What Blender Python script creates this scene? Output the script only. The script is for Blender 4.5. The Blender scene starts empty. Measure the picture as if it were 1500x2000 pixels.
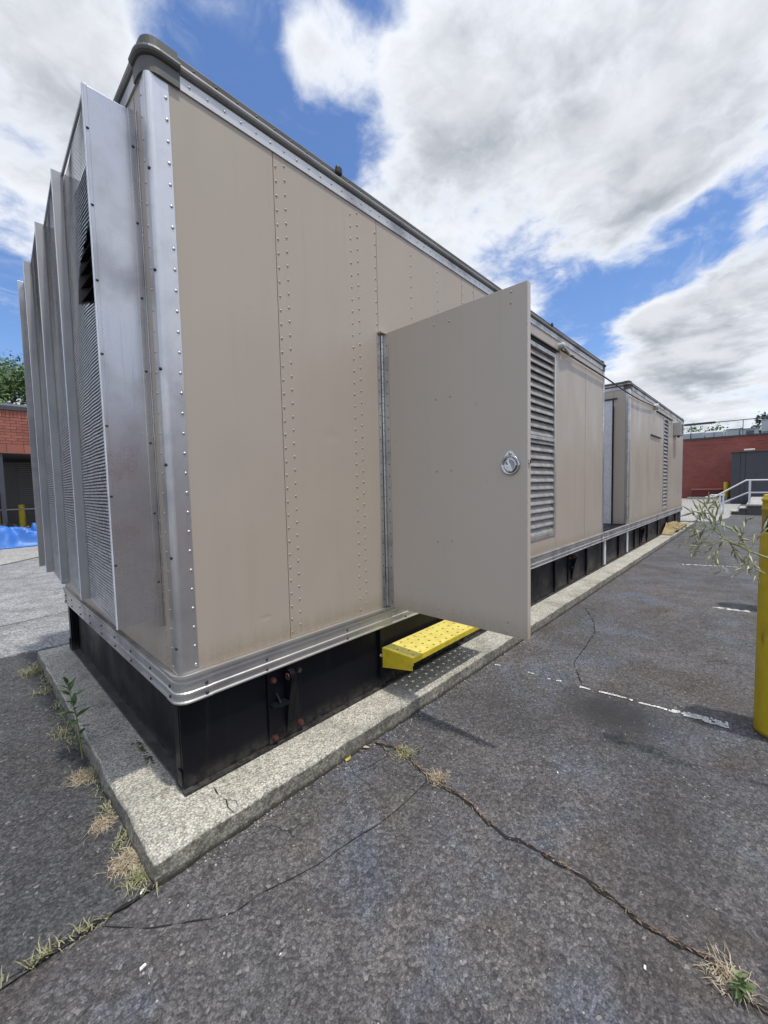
import bpy, bmesh, math, random
from mathutils import Vector, Matrix, noise as mnoise
random.seed(7)
R = math.radians
scene = bpy.context.scene
col = scene.collection

# ------------------------------------------------------------------ camera
cam_d = bpy.data.cameras.new('camera')
cam = bpy.data.objects.new('camera', cam_d); col.objects.link(cam)
cam_d.sensor_fit = 'VERTICAL'; cam_d.sensor_height = 36.0
cam_d.lens = 791.38 / 2000 * 36.0
cam_d.clip_start = 0.02; cam_d.clip_end = 2000
_r = Vector((0.68365, -0.72945, -0.02292)); _u = Vector((0.06139, 0.02619, 0.99777)); _f = Vector((0.72723, 0.68353, -0.06269))
_m = Matrix((_r, _u, -_f)).transposed().to_4x4()
_m.translation = Vector((-0.63097, -1.84368, 1.455))
cam.matrix_world = _m
scene.camera = cam

# ------------------------------------------------------------------ sun, exposure
SUN_DIR = Vector((0.12, -1.0, 3.5)).normalized()        # towards the sun
SUN_ELEV = math.asin(SUN_DIR.z)
sun_d = bpy.data.lights.new('sun', 'SUN'); sun_d.energy = 2.05; sun_d.angle = R(2.0); sun_d.color = (1.0, 0.955, 0.89)
sun = bpy.data.objects.new('sun', sun_d); col.objects.link(sun)
sun.rotation_euler = SUN_DIR.to_track_quat('Z', 'Y').to_euler()
vs = scene.view_settings
scene.display_settings.display_device = 'sRGB'
vs.view_transform = 'Standard'; vs.look = 'None'; vs.gamma = 1.0; vs.exposure = 0.56
try: vs.use_curve_mapping = False
except Exception: pass
scene.cycles.max_bounces = 6
scene.cycles.use_denoising = True
scene.render.film_transparent = False

# ------------------------------------------------------------------ node helper
class NT:
    def __init__(s, tree): s.t = tree; s.n = tree.nodes; s.l = tree.links
    def node(s, typ, **kw):
        nd = s.n.new(typ)
        for k, v in kw.items(): setattr(nd, k, v)
        return nd
    def put(s, sock, v):
        if v is None: return
        if isinstance(v, bpy.types.NodeSocket): s.l.new(v, sock)
        else:
            if hasattr(sock.default_value, '__len__') and len(sock.default_value) == 4 and hasattr(v, '__len__') and len(v) == 3: v = (*v, 1)
            sock.default_value = v
    def math(s, op, a, b=None, c=None, clamp=False):
        nd = s.node('ShaderNodeMath', operation=op, use_clamp=clamp)
        for i, v in enumerate((a, b, c)):
            if v is not None: s.put(nd.inputs[i], v)
        return nd.outputs[0]
    def vmath(s, op, a, b=None, scale=None):
        nd = s.node('ShaderNodeVectorMath', operation=op)
        s.put(nd.inputs[0], a)
        if b is not None: s.put(nd.inputs[1], b)
        if scale is not None: s.put(nd.inputs['Scale'], scale)
        return nd.outputs['Value'] if op in ('DOT_PRODUCT', 'LENGTH', 'DISTANCE') else nd.outputs['Vector']
    def mapr(s, v, a, b, c=0.0, d=1.0, smooth=True):
        nd = s.node('ShaderNodeMapRange', interpolation_type='SMOOTHSTEP' if smooth else 'LINEAR')
        nd.clamp = True
        s.put(nd.inputs[0], v); s.put(nd.inputs[1], a); s.put(nd.inputs[2], b); s.put(nd.inputs[3], c); s.put(nd.inputs[4], d)
        return nd.outputs[0]
    def mix(s, f, a, b, blend='MIX'):
        nd = s.node('ShaderNodeMix', data_type='RGBA', blend_type=blend)
        s.put(nd.inputs[0], f); s.put(nd.inputs[6], a); s.put(nd.inputs[7], b)
        return nd.outputs[2]
    def noise(s, vec, scale, detail=3, rough=0.55, dist=0.0, col=False):
        nd = s.node('ShaderNodeTexNoise'); s.put(nd.inputs['Vector'], vec)
        nd.inputs['Scale'].default_value = scale; nd.inputs['Detail'].default_value = detail
        nd.inputs['Roughness'].default_value = rough; nd.inputs['Distortion'].default_value = dist
        return nd.outputs['Color' if col else 'Fac']
    def voro(s, vec, scale, feature='F1', out='Distance', rand=1.0):
        nd = s.node('ShaderNodeTexVoronoi', feature=feature); s.put(nd.inputs['Vector'], vec)
        nd.inputs['Scale'].default_value = scale; nd.inputs['Randomness'].default_value = rand
        return nd.outputs[out]
    def scalevec(s, vec, sc):
        nd = s.node('ShaderNodeMapping'); s.put(nd.inputs['Vector'], vec); nd.inputs['Scale'].default_value = sc
        return nd.outputs[0]
    def sep(s, v):
        nd = s.node('ShaderNodeSeparateXYZ'); s.put(nd.inputs[0], v); return nd.outputs
    def comb(s, x, y, z):
        nd = s.node('ShaderNodeCombineXYZ')
        for i, v in enumerate((x, y, z)): s.put(nd.inputs[i], v)
        return nd.outputs[0]
    def bump(s, h, strength=0.3, dist=0.01):
        nd = s.node('ShaderNodeBump'); nd.inputs['Strength'].default_value = strength; nd.inputs['Distance'].default_value = dist
        s.put(nd.inputs['Height'], h); return nd.outputs[0]

# ------------------------------------------------------------------ world: Nishita sky and procedural clouds
world = bpy.data.worlds.new('World'); scene.world = world; world.use_nodes = True
W = NT(world.node_tree); W.n.clear()
sky = W.node('ShaderNodeTexSky', sky_type='NISHITA'); sky.sun_disc = False
sky.sun_elevation = SUN_ELEV; sky.sun_rotation = math.atan2(SUN_DIR.x, SUN_DIR.y)
sky.air_density = 1.0; sky.dust_density = 0.6; sky.ozone_density = 2.0
D = W.vmath('NORMALIZE', W.node('ShaderNodeTexCoord').outputs['Generated'])
dx, dy, dz = W.sep(D)
zc = W.math('ADD', W.math('MAXIMUM', dz, 0.0), 0.16)
P = W.comb(W.math('DIVIDE', dx, zc), W.math('DIVIDE', dy, zc), 0.0)
warp = W.vmath('SCALE', W.vmath('SUBTRACT', W.noise(P, 2.2, 4, .6, 0, True), (.5, .5, .5)), scale=.16)
PW = W.vmath('ADD', P, warp)
n1 = W.noise(W.vmath('ADD', PW, (2.7, 5.1, 0.0)), 1.55, 10, 0.58)
n2 = W.noise(W.vmath('ADD', PW, (13.1, 4.7, 0.0)), 5.2, 8, 0.62)
den = W.math('ADD', 0.575, W.math('MULTIPLY', W.math('SUBTRACT', n1, .5), 1.15))
den = W.math('ADD', den, W.math('MULTIPLY', W.math('SUBTRACT', n2, .5), 0.66))
den = W.math('ADD', den, W.mapr(dz, .05, .32, .10, 0.0))
BUMPS = [  # direction of a cloud (+) or of a clear gap (-), reach in degrees, amount
    ((.246, .672, .698), 16, .10), ((.116, .807, .579), 14, .14),
    ((.655, .312, .688), 17, .14), ((.817, .131, .562), 18, .22), 
    ((.627, .503, .595), 13, .10), ((.955, .09, .30), 11, .20), ((.94, .20, .27), 8, .10), ((.965, .16, .20), 10, .12),
    ((.421, .593, .686), 14, -.14), ((.326, .629, .705), 8, -.10), ((.400, .680, .610), 10, -.14),
    ((.900, .225, .372), 5, -.20), ((.886, .285, .366), 5.5, -.20), ((.905, .160, .393), 5, -.24), ((.906, .105, .411), 5, -.26), ((.903, .040, .428), 5, -.28),
    ((.088, .944, .319), 11, -.20), ((.552, .496, .67), 8, -.12), ((.466, .542, .699), 5, .16), ((.936, .245, .255), 4, -.14),
]
for c, rad, amt in BUMPS:
    c = Vector(c).normalized()
    b = W.mapr(W.vmath('DOT_PRODUCT', D, tuple(c)), math.cos(R(rad)), 1.0, 0.0, amt)
    den = W.math('ADD', den, b)
alpha = W.mapr(den, 0.42, 0.70)
wisp = W.mapr(W.noise(W.vmath('ADD', W.scalevec(PW, (2.0, 4.2, 1)), (1.3, 8.8, 0.0)), 1.3, 9, .62, .5), .50, .78, 0, .55)
alpha = W.math('MAXIMUM', alpha, W.math('MULTIPLY', wisp, W.mapr(den, .25, .45)))
thick = W.mapr(den, 0.62, 0.93)
n3 = W.noise(W.vmath('ADD', W.vmath('SCALE', PW, scale=.90), (2.7, 5.1, 0.0)), 1.55, 6, 0.56)
relief = W.mapr(W.math('SUBTRACT', n1, n3), -0.13, 0.13)
cloud = W.mix(thick, (4.5, 4.7, 5.05), (2.0, 2.15, 2.4))
cloud = W.mix(W.math('MULTIPLY', relief, 0.60), cloud, (5.5, 5.6, 5.75))
sd = W.vmath('DOT_PRODUCT', D, tuple(SUN_DIR))
glow = W.math('ADD', 1.0, W.math('MULTIPLY', W.math('POWER', W.math('MAXIMUM', sd, 0.0), 7.0), 1.3))   # bright cloud round the sun
cloud = W.vmath('SCALE', cloud, scale=glow)
skyc = W.mix(1.0, sky.outputs[0], (0.62, 0.74, 0.92), 'MULTIPLY')
fin = W.mix(W.math('MULTIPLY', alpha, 0.97), skyc, cloud)
bg = W.node('ShaderNodeBackground'); bg.inputs['Strength'].default_value = 0.13
W.put(bg.inputs['Color'], fin)
W.l.new(bg.outputs[0], W.node('ShaderNodeOutputWorld').inputs[0])

# ------------------------------------------------------------------ materials
MATS = {}
def material(name, fn, **kw):
    m = bpy.data.materials.new(name); m.use_nodes = True
    N = NT(m.node_tree); N.n.clear()
    b = N.node('ShaderNodeBsdfPrincipled'); N.l.new(b.outputs[0], N.node('ShaderNodeOutputMaterial').inputs[0])
    pos = N.node('ShaderNodeNewGeometry').outputs['Position']
    for k, v in kw.items(): N.put(b.inputs[k], v)
    if fn: fn(N, b, pos)
    MATS[name] = m
    return m
def plain(name, c, rough=0.6, metal=0.0, var=0.18, scale=18, bump=0.0):
    def f(N, b, pos):
        n = N.noise(pos, scale, 5, 0.6)
        N.put(b.inputs['Base Color'], N.mix(N.mapr(n, .3, .7), tuple(x * (1 - var) for x in c), tuple(min(1, x * (1 + var)) for x in c)))
        N.put(b.inputs['Roughness'], N.mapr(n, .25, .75, max(.05, rough - .1), rough + .1))
        if bump: N.put(b.inputs['Normal'], N.bump(n, bump, .004))
    return material(name, f, Metallic=metal)

def f_asphalt(a, b_, agg=1.0, crack=True, blue=True, stain=False):
    def f(N, b, pos):
        low = N.noise(pos, 0.55, 4, 0.6, .4); mid = N.noise(pos, 3.2, 5, 0.62)
        c = N.mix(N.mapr(low, .35, .65), a, b_)
        if blue:
            bl = N.math('MULTIPLY', N.mapr(N.noise(N.vmath('ADD', pos, (3.3, 1.7, 0)), 1.5, 4, .6, .5), .50, .68), .85)
            c = N.mix(bl, c, (0.100, 0.112, 0.140))
        c = N.mix(N.mapr(mid, .3, .75, 0, .45), c, (0.04, 0.037, 0.035))
        br = N.mapr(N.noise(N.vmath('ADD', pos, (8.2, 2.9, 0)), 1.15, 5, .65, .6), .50, .66, 0, .6)
        if blue: c = N.mix(br, c, (0.058, 0.048, 0.042))
        wp = N.vmath('ADD', pos, N.vmath('SCALE', N.noise(pos, 60, 2, .6, 0, True), scale=.012))
        cellc = N.sep(N.voro(wp, 88, 'F1', 'Color')); cell = cellc[0]
        cd = N.voro(wp, 88, 'F1', 'Distance'); c2 = N.sep(N.voro(wp, 40, 'F1', 'Color'))[1]
        g1 = N.noise(pos, 170, 2, .7); g2 = N.noise(pos, 55, 3, .7)
        k = N.math('MULTIPLY', N.mapr(cell, 0, 1, .56, 1.46, False), N.mapr(g1, .32, .68, .46, 1.66, False))
        k = N.math('MULTIPLY', k, N.math('MULTIPLY', N.mapr(c2, 0, 1, .84, 1.16, False), N.mapr(g2, .3, .7, .76, 1.24, False)))
        k = N.math('MULTIPLY', k, N.mapr(cd, .35, .8, 1.06, .72))
        c = N.mix(1.0, c, N.comb(k, k, k), 'MULTIPLY')
        c = N.mix(N.mapr(cellc[1], .987, .996, 0, .6), c, (0.30, 0.28, 0.26))
        if crack:
            w = N.vmath('ADD', pos, N.vmath('SCALE', N.noise(pos, 5, 3, .6, 0, True), scale=.16))
            e = N.voro(w, 2.1, 'DISTANCE_TO_EDGE'); e2 = N.voro(w, 7.5, 'DISTANCE_TO_EDGE')
            m1 = N.mapr(N.noise(N.vmath('ADD', pos, (7, 3, 0)), .9, 2), .53, .66)
            cr = N.math('MULTIPLY', N.mapr(e, .002, .010, .8, 0), m1)
            m2 = N.mapr(N.noise(N.vmath('ADD', pos, (1, 9, 0)), .8, 3), .55, .66)
            cr2 = N.math('MULTIPLY', N.mapr(e2, .006, .028, .75, 0), m2)
            c = N.mix(N.math('MAXIMUM', cr, cr2), c, (0.012, 0.011, 0.010))
        if stain:
            for (sx, sy, rx, ry, am) in ((2.13, -1.20, .34, .40, .88), (1.35, -1.62, .5, .25, .3), (1.75, -.75, .45, .4, .25)):
                q = N.vmath('MULTIPLY', N.vmath('SUBTRACT', N.vmath('ADD', pos, N.vmath('SCALE', N.noise(pos, 6, 3, .6, 0, True), scale=.18)), (sx + .09, sy + .09, .09)), (1 / rx, 1 / ry, 0))
                c = N.mix(N.mapr(N.vmath('LENGTH', q), .25, 1.15, am, 0), c, (0.022, 0.021, 0.022))
        N.put(b.inputs['Base Color'], c)
        N.put(b.inputs['Roughness'], N.mapr(mid, .3, .7, .62, .85))
        h = N.math('SUBTRACT', 1.0, cd)
        N.put(b.inputs['Normal'], N.bump(N.math('ADD', N.math('MULTIPLY', h, .5), N.math('ADD', g1, N.math('MULTIPLY', g2, .6))), .6 * agg, .006))
    return f
material('asphalt', f_asphalt((0.076, 0.076, 0.080), (0.104, 0.096, 0.092), stain=True))
material('dark_asphalt', f_asphalt((0.058, 0.058, 0.059), (0.071, 0.070, 0.070), crack=False, blue=False))
material('grey_asphalt', f_asphalt((0.27, 0.27, 0.268), (0.33, 0.33, 0.325), crack=True, blue=False))

def f_concrete(c1, c2, dirt=.5, sc=1.0, edge=False):
    def f(N, b, pos):
        low = N.noise(pos, 1.7, 5, .62, .3); sp = N.noise(pos, 120 * sc, 3, .7); sp2 = N.noise(pos, 38 * sc, 3, .7)
        vc = N.sep(N.voro(pos, 125 * sc, 'F1', 'Color'))[0]; vd = N.voro(pos, 125 * sc, 'F1', 'Distance')
        c = N.mix(N.mapr(low, .3, .7), c1, c2)
        k = N.math('MULTIPLY', N.mapr(vc, 0, 1, .68, 1.26, False), N.mapr(sp2, .3, .7, .75, 1.22, False))
        k = N.math('MULTIPLY', k, N.mapr(vd, .3, .8, 1.08, .55))
        c = N.mix(1.0, c, N.comb(k, k, k), 'MULTIPLY')
        c = N.mix(N.mapr(N.noise(N.vmath('ADD', pos, (4, 2, 1)), 2.6, 5, .65), .50, .68, 0, dirt), c, (0.135, 0.13, 0.11))
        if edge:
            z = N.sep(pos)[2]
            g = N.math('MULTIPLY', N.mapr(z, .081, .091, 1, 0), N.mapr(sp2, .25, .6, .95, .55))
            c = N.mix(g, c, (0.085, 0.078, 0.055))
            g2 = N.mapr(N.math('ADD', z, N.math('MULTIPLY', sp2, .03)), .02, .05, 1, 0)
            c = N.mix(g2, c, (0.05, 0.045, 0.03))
        N.put(b.inputs['Base Color'], c); N.put(b.inputs['Roughness'], .9)
        N.put(b.inputs['Normal'], N.bump(N.math('ADD', N.math('ADD', sp, sp2), N.math('MULTIPLY', vc, .5)), .6, .005))
    return f
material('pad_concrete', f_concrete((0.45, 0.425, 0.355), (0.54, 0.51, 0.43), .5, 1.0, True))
material('apron_concrete', f_concrete((0.36, 0.35, 0.32), (0.44, 0.43, 0.40), .25, .4))
material('step_concrete', f_concrete((0.42, 0.41, 0.38), (0.50, 0.49, 0.46), .2, .4))

def f_panel(c, streak=.25, warm=.3):
    def f(N, b, pos):
        st = N.noise(N.scalevec(pos, (9, 9, .55)), 1.0, 5, .6); low = N.noise(pos, .9, 3, .5)
        fine = N.noise(pos, 60, 3, .6)
        x = N.sep(pos)[0]
        cc = N.mix(N.mapr(low, .35, .65, 0, warm), c, (c[0] * 1.07, c[1] * .98, c[2] * .88))
        far = N.mapr(x, 3.6, 9.0, .35, 1.6)
        cc = N.mix(N.math('MULTIPLY', N.mapr(st, .50, .78, 0, streak), far), cc, (c[0] * .55, c[1] * .53, c[2] * .50))
        q = N.vmath('MULTIPLY', N.vmath('SUBTRACT', pos, (3.55, 0.0, 3.02)), (8.0, 0.0, 5.5))
        cc = N.mix(N.mapr(N.math('ADD', N.vmath('LENGTH', q), N.math('MULTIPLY', st, .5)), .55, 1.25, .75, 0), cc, (0.10, 0.055, 0.025))
        z = N.sep(pos)[2]
        run = N.noise(N.scalevec(pos, (26, 26, .8)), 1.0, 4, .6)
        cc = N.mix(N.math('MULTIPLY', N.mapr(run, .54, .76, 0, .20), N.mapr(z, 1.2, 3.1, .15, 1.0)), cc, (c[0] * .66, c[1] * .63, c[2] * .60))
        grime = N.math('MULTIPLY', N.mapr(N.math('ADD', z, N.math('MULTIPLY', run, .12)), .70, .84, .5, 0), N.mapr(fine, .3, .6, .5, 1))
        cc = N.mix(grime, cc, (c[0] * .55, c[1] * .47, c[2] * .38))
        blot = N.noise(N.vmath('ADD', pos, (5, 5, 5)), 14, 5, .7)
        cc = N.mix(N.mapr(blot, .66, .74, 0, .25), cc, (c[0] * .6, c[1] * .58, c[2] * .55))
        N.put(b.inputs['Base Color'], cc)
        N.put(b.inputs['Roughness'], N.mapr(N.noise(N.scalevec(pos, (2, 2, .7)), 1.0, 4, .6), .3, .7, .30, .52))
        wav = N.noise(N.scalevec(pos, (1.2, 1.2, .6)), 1.0, 2, .4, .4)
        h = N.math('ADD', wav, N.math('MULTIPLY', fine, .003))
        for (dx_, dz_, rx, rz, am) in ((.43, .80, .05, .02, .05), (.90, 1.75, .10, .05, .05), (1.02, 2.2, .04, .16, .05), (.3, 1.5, .16, .28, .10), (.85, 1.05, .12, .3, .10), (4.7, 1.6, .2, .4, .1), (5.9, 1.1, .2, .3, .1)):
            q = N.vmath('MULTIPLY', N.vmath('SUBTRACT', pos, (dx_, 0, dz_)), (1 / rx, 0, 1 / rz))
            h = N.math('SUBTRACT', h, N.mapr(N.vmath('LENGTH', q), 0, 1, am, 0))
        N.put(b.inputs['Normal'], N.bump(h, .42, .05))
    return f
material('tan_panel', f_panel((0.452, 0.392, 0.318)), IOR=1.45)
material('tan_end', f_panel((0.50, 0.44, 0.37), .1, .25))  # panel tan lightened to offset the shade on the end faces
material('tan_door', f_panel((0.525, 0.468, 0.395), .12, .25))  # same paint as the panels, lightened to make up for the shaded door face

def f_alu(c, rough, grime=.5):
    def f(N, b, pos):
        st = N.noise(N.scalevec(pos, (40, 40, 2.2)), 1.0, 4, .65); bl = N.noise(pos, 2.4, 5, .6, .3); sc = N.noise(N.scalevec(pos, (3, 3, 90)), 1.0, 3, .7)
        cc = N.mix(N.mapr(bl, .42, .68, 0, grime), c, (c[0] * .5, c[1] * .5, c[2] * .54))
        cc = N.mix(N.mapr(st, .55, .8, 0, .35), cc, (c[0] * .55, c[1] * .55, c[2] * .55))
        cc = N.mix(N.mapr(sc, .70, .78, 0, .5), cc, (.85, .85, .86))
        N.put(b.inputs['Base Color'], cc)
        N.put(b.inputs['Roughness'], N.mapr(bl, .3, .7, rough - .07, rough + .10))
        N.put(b.inputs['Normal'], N.bump(N.math('ADD', N.math('MULTIPLY', st, .3), N.noise(pos, 1.8, 2, .4)), .10, .012))
    return f
material('aluminium', f_alu((0.66, 0.64, 0.615), .36, .65), Metallic=.9)
material('hood_aluminium', f_alu((0.58, 0.56, 0.545), .30, .7), Metallic=.92)
material('rail_aluminium', f_alu((0.60, 0.585, 0.55), .42, .9), Metallic=.75)
material('bead_metal', f_alu((0.26, 0.25, 0.23), .48, .7), Metallic=.4)
material('frame_metal', f_alu((0.45, 0.445, 0.435), .45, .4), Metallic=.25)
material('flashing', f_alu((0.115, 0.11, 0.097), .55, .6), Metallic=.2)
plain('rivet_metal', (0.55, 0.53, 0.50), .35, .7, .15, 200)
plain('tan_rivet', (0.40, 0.36, 0.32), .38, .15, .15, 200)
plain('dark_bolt', (0.05, 0.045, 0.045), .5, .4, .3, 90)
plain('rust_bolt', (0.10, 0.036, 0.030), .6, .3, .4, 120)
plain('chrome', (0.50, 0.50, 0.51), .09, 1.0, .05, 60)
plain('wire', (0.46, 0.46, 0.46), .45, .5, .3, 30)
plain('core_black', (0.020, 0.020, 0.024), .6, 0, .4, 8)
plain('blade_grey', (0.09, 0.09, 0.095), .5, .4, .3, 12)
plain('interior', (0.10, 0.095, 0.085), .7, 0, .3, 4)
def f_skid(N, b, pos):
    n = N.noise(pos, 3.0, 5, .6); st = N.noise(N.scalevec(pos, (14, 14, 1.2)), 1, 5, .65); z = N.sep(pos)[2]
    c = N.mix(N.mapr(st, .55, .75, 0, .5), (0.0065, 0.007, 0.0105), (0.030, 0.028, 0.027))
    dust = N.math('MULTIPLY', N.mapr(z, .10, .20, 1, 0), N.mapr(N.noise(pos, 22, 4, .7), .35, .65, .15, .75))
    c = N.mix(dust, c, (0.085, 0.078, 0.066))
    N.put(b.inputs['Base Color'], c); N.put(b.inputs['Roughness'], N.mapr(n, .3, .7, .28, .55)); N.put(b.inputs['Specular IOR Level'], .16)
    N.put(b.inputs['Normal'], N.bump(n, .15, .01))
material('skid_black', f_skid)
plain('skid_dusty', (0.060, 0.058, 0.054), .7, 0, .35, 16)
def f_yellow(c, wear, sc=9):
    def f(N, b, pos):
        n = N.noise(pos, sc, 6, .65); g = N.noise(N.scalevec(pos, (24, 24, 4)), 1, 5, .65); z = N.sep(pos)[2]
        cc = N.mix(N.mapr(n, .35, .7, 0, .6), c, (c[0] * .72, c[1] * .66, c[2] * .6))
        cc = N.mix(N.mapr(g, .58, .76, 0, wear), cc, (0.16, 0.13, 0.04))
        cc = N.mix(N.mapr(N.noise(pos, 17, 5, .7), .63, .70, 0, wear), cc, (0.62, 0.58, 0.40))
        cc = N.mix(N.mapr(N.math('ADD', z, N.math('MULTIPLY', n, .08)), .04, .075, .9, 0), cc, (0.05, 0.045, 0.03))
        N.put(b.inputs['Base Color'], cc); N.put(b.inputs['Roughness'], .45); N.put(b.inputs['Normal'], N.bump(n, .25, .006))
    return f
material('bollard_yellow', f_yellow((0.62, 0.47, 0.018), .9))
material('step_yellow', f_yellow((0.70, 0.55, 0.03), .6, 12))
material('tread_yellow', f_yellow((0.80, 0.68, 0.17), .85, 14))
plain('black_plastic', (0.012, 0.012, 0.014), .35)
plain('label_purple', (0.06, 0.045, 0.17), .4)
plain('label_white', (0.6, 0.6, 0.62), .4)
plain('cable_black', (0.018, 0.018, 0.02), .5)
plain('paint_white', (0.74, 0.74, 0.70), .7, 0, .15, 30)
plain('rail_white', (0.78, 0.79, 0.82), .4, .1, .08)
plain('box_grey', (0.46, 0.45, 0.43), .5, 0, .12, 4)
plain('rooftop_grey', (0.50, 0.53, 0.54), .5, 0, .10, 1.2)
plain('roof_dark', (0.07, 0.075, 0.078), .6, 0, .2, 2)
plain('slate_grey', (0.055, 0.055, 0.066), .5, 0, .12, 3)
plain('dock_grey', (0.10, 0.095, 0.09), .7, 0, .15, 2)
plain('trim_brown', (0.16, 0.075, 0.06), .6, 0, .2, 3)
plain('cap_metal', (0.065, 0.07, 0.075), .5, .2, .2, 3)
plain('mortar', (0.20, 0.14, 0.12), .9, 0, .2, 20)
plain('bark', (0.09, 0.07, 0.05), .9, 0, .3, 9)
def f_brick(c, v):
    def f(N, b, pos):
        oi = N.node('ShaderNodeObjectInfo').outputs['Random']; n = N.noise(pos, 40, 4, .7)
        k = N.math('MULTIPLY', N.mapr(oi, 0, 1, 1 - v, 1 + v, False), N.mapr(n, .3, .7, .85, 1.15, False))
        N.put(b.inputs['Base Color'], N.mix(1.0, c, N.comb(k, k, k), 'MULTIPLY')); N.put(b.inputs['Roughness'], .85)
        N.put(b.inputs['Normal'], N.bump(n, .3, .004))
    return f
material('brick_red', f_brick((0.30, 0.105, 0.072), .16))
def f_wall(c, c2, mortar, vert=False, bw=.26, bh=.085):
    def f(N, b, pos):
        x, y, z = N.sep(pos)
        v = N.comb(y if vert else x, z, 0)
        t = N.node('ShaderNodeTexBrick'); N.put(t.inputs['Vector'], v)
        t.inputs['Scale'].default_value = 1.0; t.inputs['Brick Width'].default_value = bw; t.inputs['Row Height'].default_value = bh
        t.inputs['Mortar Size'].default_value = .006; t.inputs['Bias'].default_value = 0
        N.put(t.inputs['Color1'], c); N.put(t.inputs['Color2'], c2); N.put(t.inputs['Mortar'], mortar)
        n = N.noise(pos, .7, 4, .6)
        k = N.mapr(n, .3, .7, .82, 1.14, False)
        N.put(b.inputs['Base Color'], N.mix(1.0, t.outputs['Color'], N.comb(k, k, k), 'MULTIPLY')); N.put(b.inputs['Roughness'], .88)
        N.put(b.inputs['Normal'], N.bump(t.outputs['Fac'], -.3, .004))
    return f
material('brick_wall', f_wall((0.30, 0.105, 0.072), (0.25, 0.088, 0.062), (0.20, 0.14, 0.12)))
material('maroon_brick', f_wall((0.31, 0.092, 0.075), (0.25, 0.072, 0.060), (0.23, 0.105, 0.09), True, .22, .075))
plain('maroon_pale', (0.32, 0.12, 0.10), .85, 0, .1, 3)
plain('maroon_dark', (0.13, 0.025, 0.028), .8, 0, .1, 3)
def f_tarp(c):
    def f(N, b, pos):
        n = N.noise(pos, 6, 4, .6)
        N.put(b.inputs['Base Color'], N.mix(N.mapr(n, .3, .7), tuple(x * .85 for x in c), tuple(x * 1.12 for x in c)))
        N.put(b.inputs['Roughness'], .45); N.put(b.inputs['Normal'], N.bump(n, .3, .03))
    return f
material('tarp_blue', f_tarp((0.035, 0.16, 0.52)))
material('tarp_black', f_tarp((0.014, 0.014, 0.02)))
def f_leaf(a, b_, sc=7):
    def f(N, b, pos):
        n = N.noise(pos, sc, 3, .6)
        N.put(b.inputs['Base Color'], N.mix(N.mapr(n, .35, .65), a, b_)); N.put(b.inputs['Roughness'], .55)
    return f
material('leaf_green', f_leaf((0.045, 0.085, 0.022), (0.085, 0.14, 0.04), 30))
material('leaf_light', f_leaf((0.10, 0.15, 0.05), (0.20, 0.25, 0.11), 40))
material('tree_leaf', f_leaf((0.075, 0.13, 0.04), (0.12, 0.20, 0.06), 1.2))
material('tree_leaf_dark', f_leaf((0.035, 0.05, 0.028), (0.06, 0.075, 0.05), 1.2))
material('pod_green', f_leaf((0.20, 0.21, 0.10), (0.46, 0.45, 0.28), 40))
material('stem_green', f_leaf((0.20, 0.24, 0.07), (0.30, 0.32, 0.11), 14))
material('straw', f_leaf((0.26, 0.20, 0.13), (0.46, 0.39, 0.27), 45))
plain('vent_metal', (0.30, 0.28, 0.257), .6, .05, .25, 9)
plain('shutter_grey', (0.20, 0.19, 0.18), .6, 0, .1, 3)
material('straw_green', f_leaf((0.20, 0.20, 0.09), (0.36, 0.34, 0.19), 30))
material('rust_straw', f_leaf((0.12, 0.07, 0.045), (0.32, 0.23, 0.15), 55))
material('yellow_leaf', f_leaf((0.38, 0.30, 0.05), (0.46, 0.38, 0.10), 40))
material('tan_sheet', f_leaf((0.22, 0.15, 0.05), (0.34, 0.25, 0.10), 6))
material('fluff', f_leaf((0.72, 0.70, 0.64), (0.82, 0.80, 0.76), 40))
material('moss', f_leaf((0.06, 0.058, 0.02), (0.10, 0.095, 0.035), 60))
plain('crack_dark', (0.016, 0.014, 0.012), .95, 0, .4, 40)
plain('pebble', (0.34, 0.33, 0.31), .8, 0, .35, 30)

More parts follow.
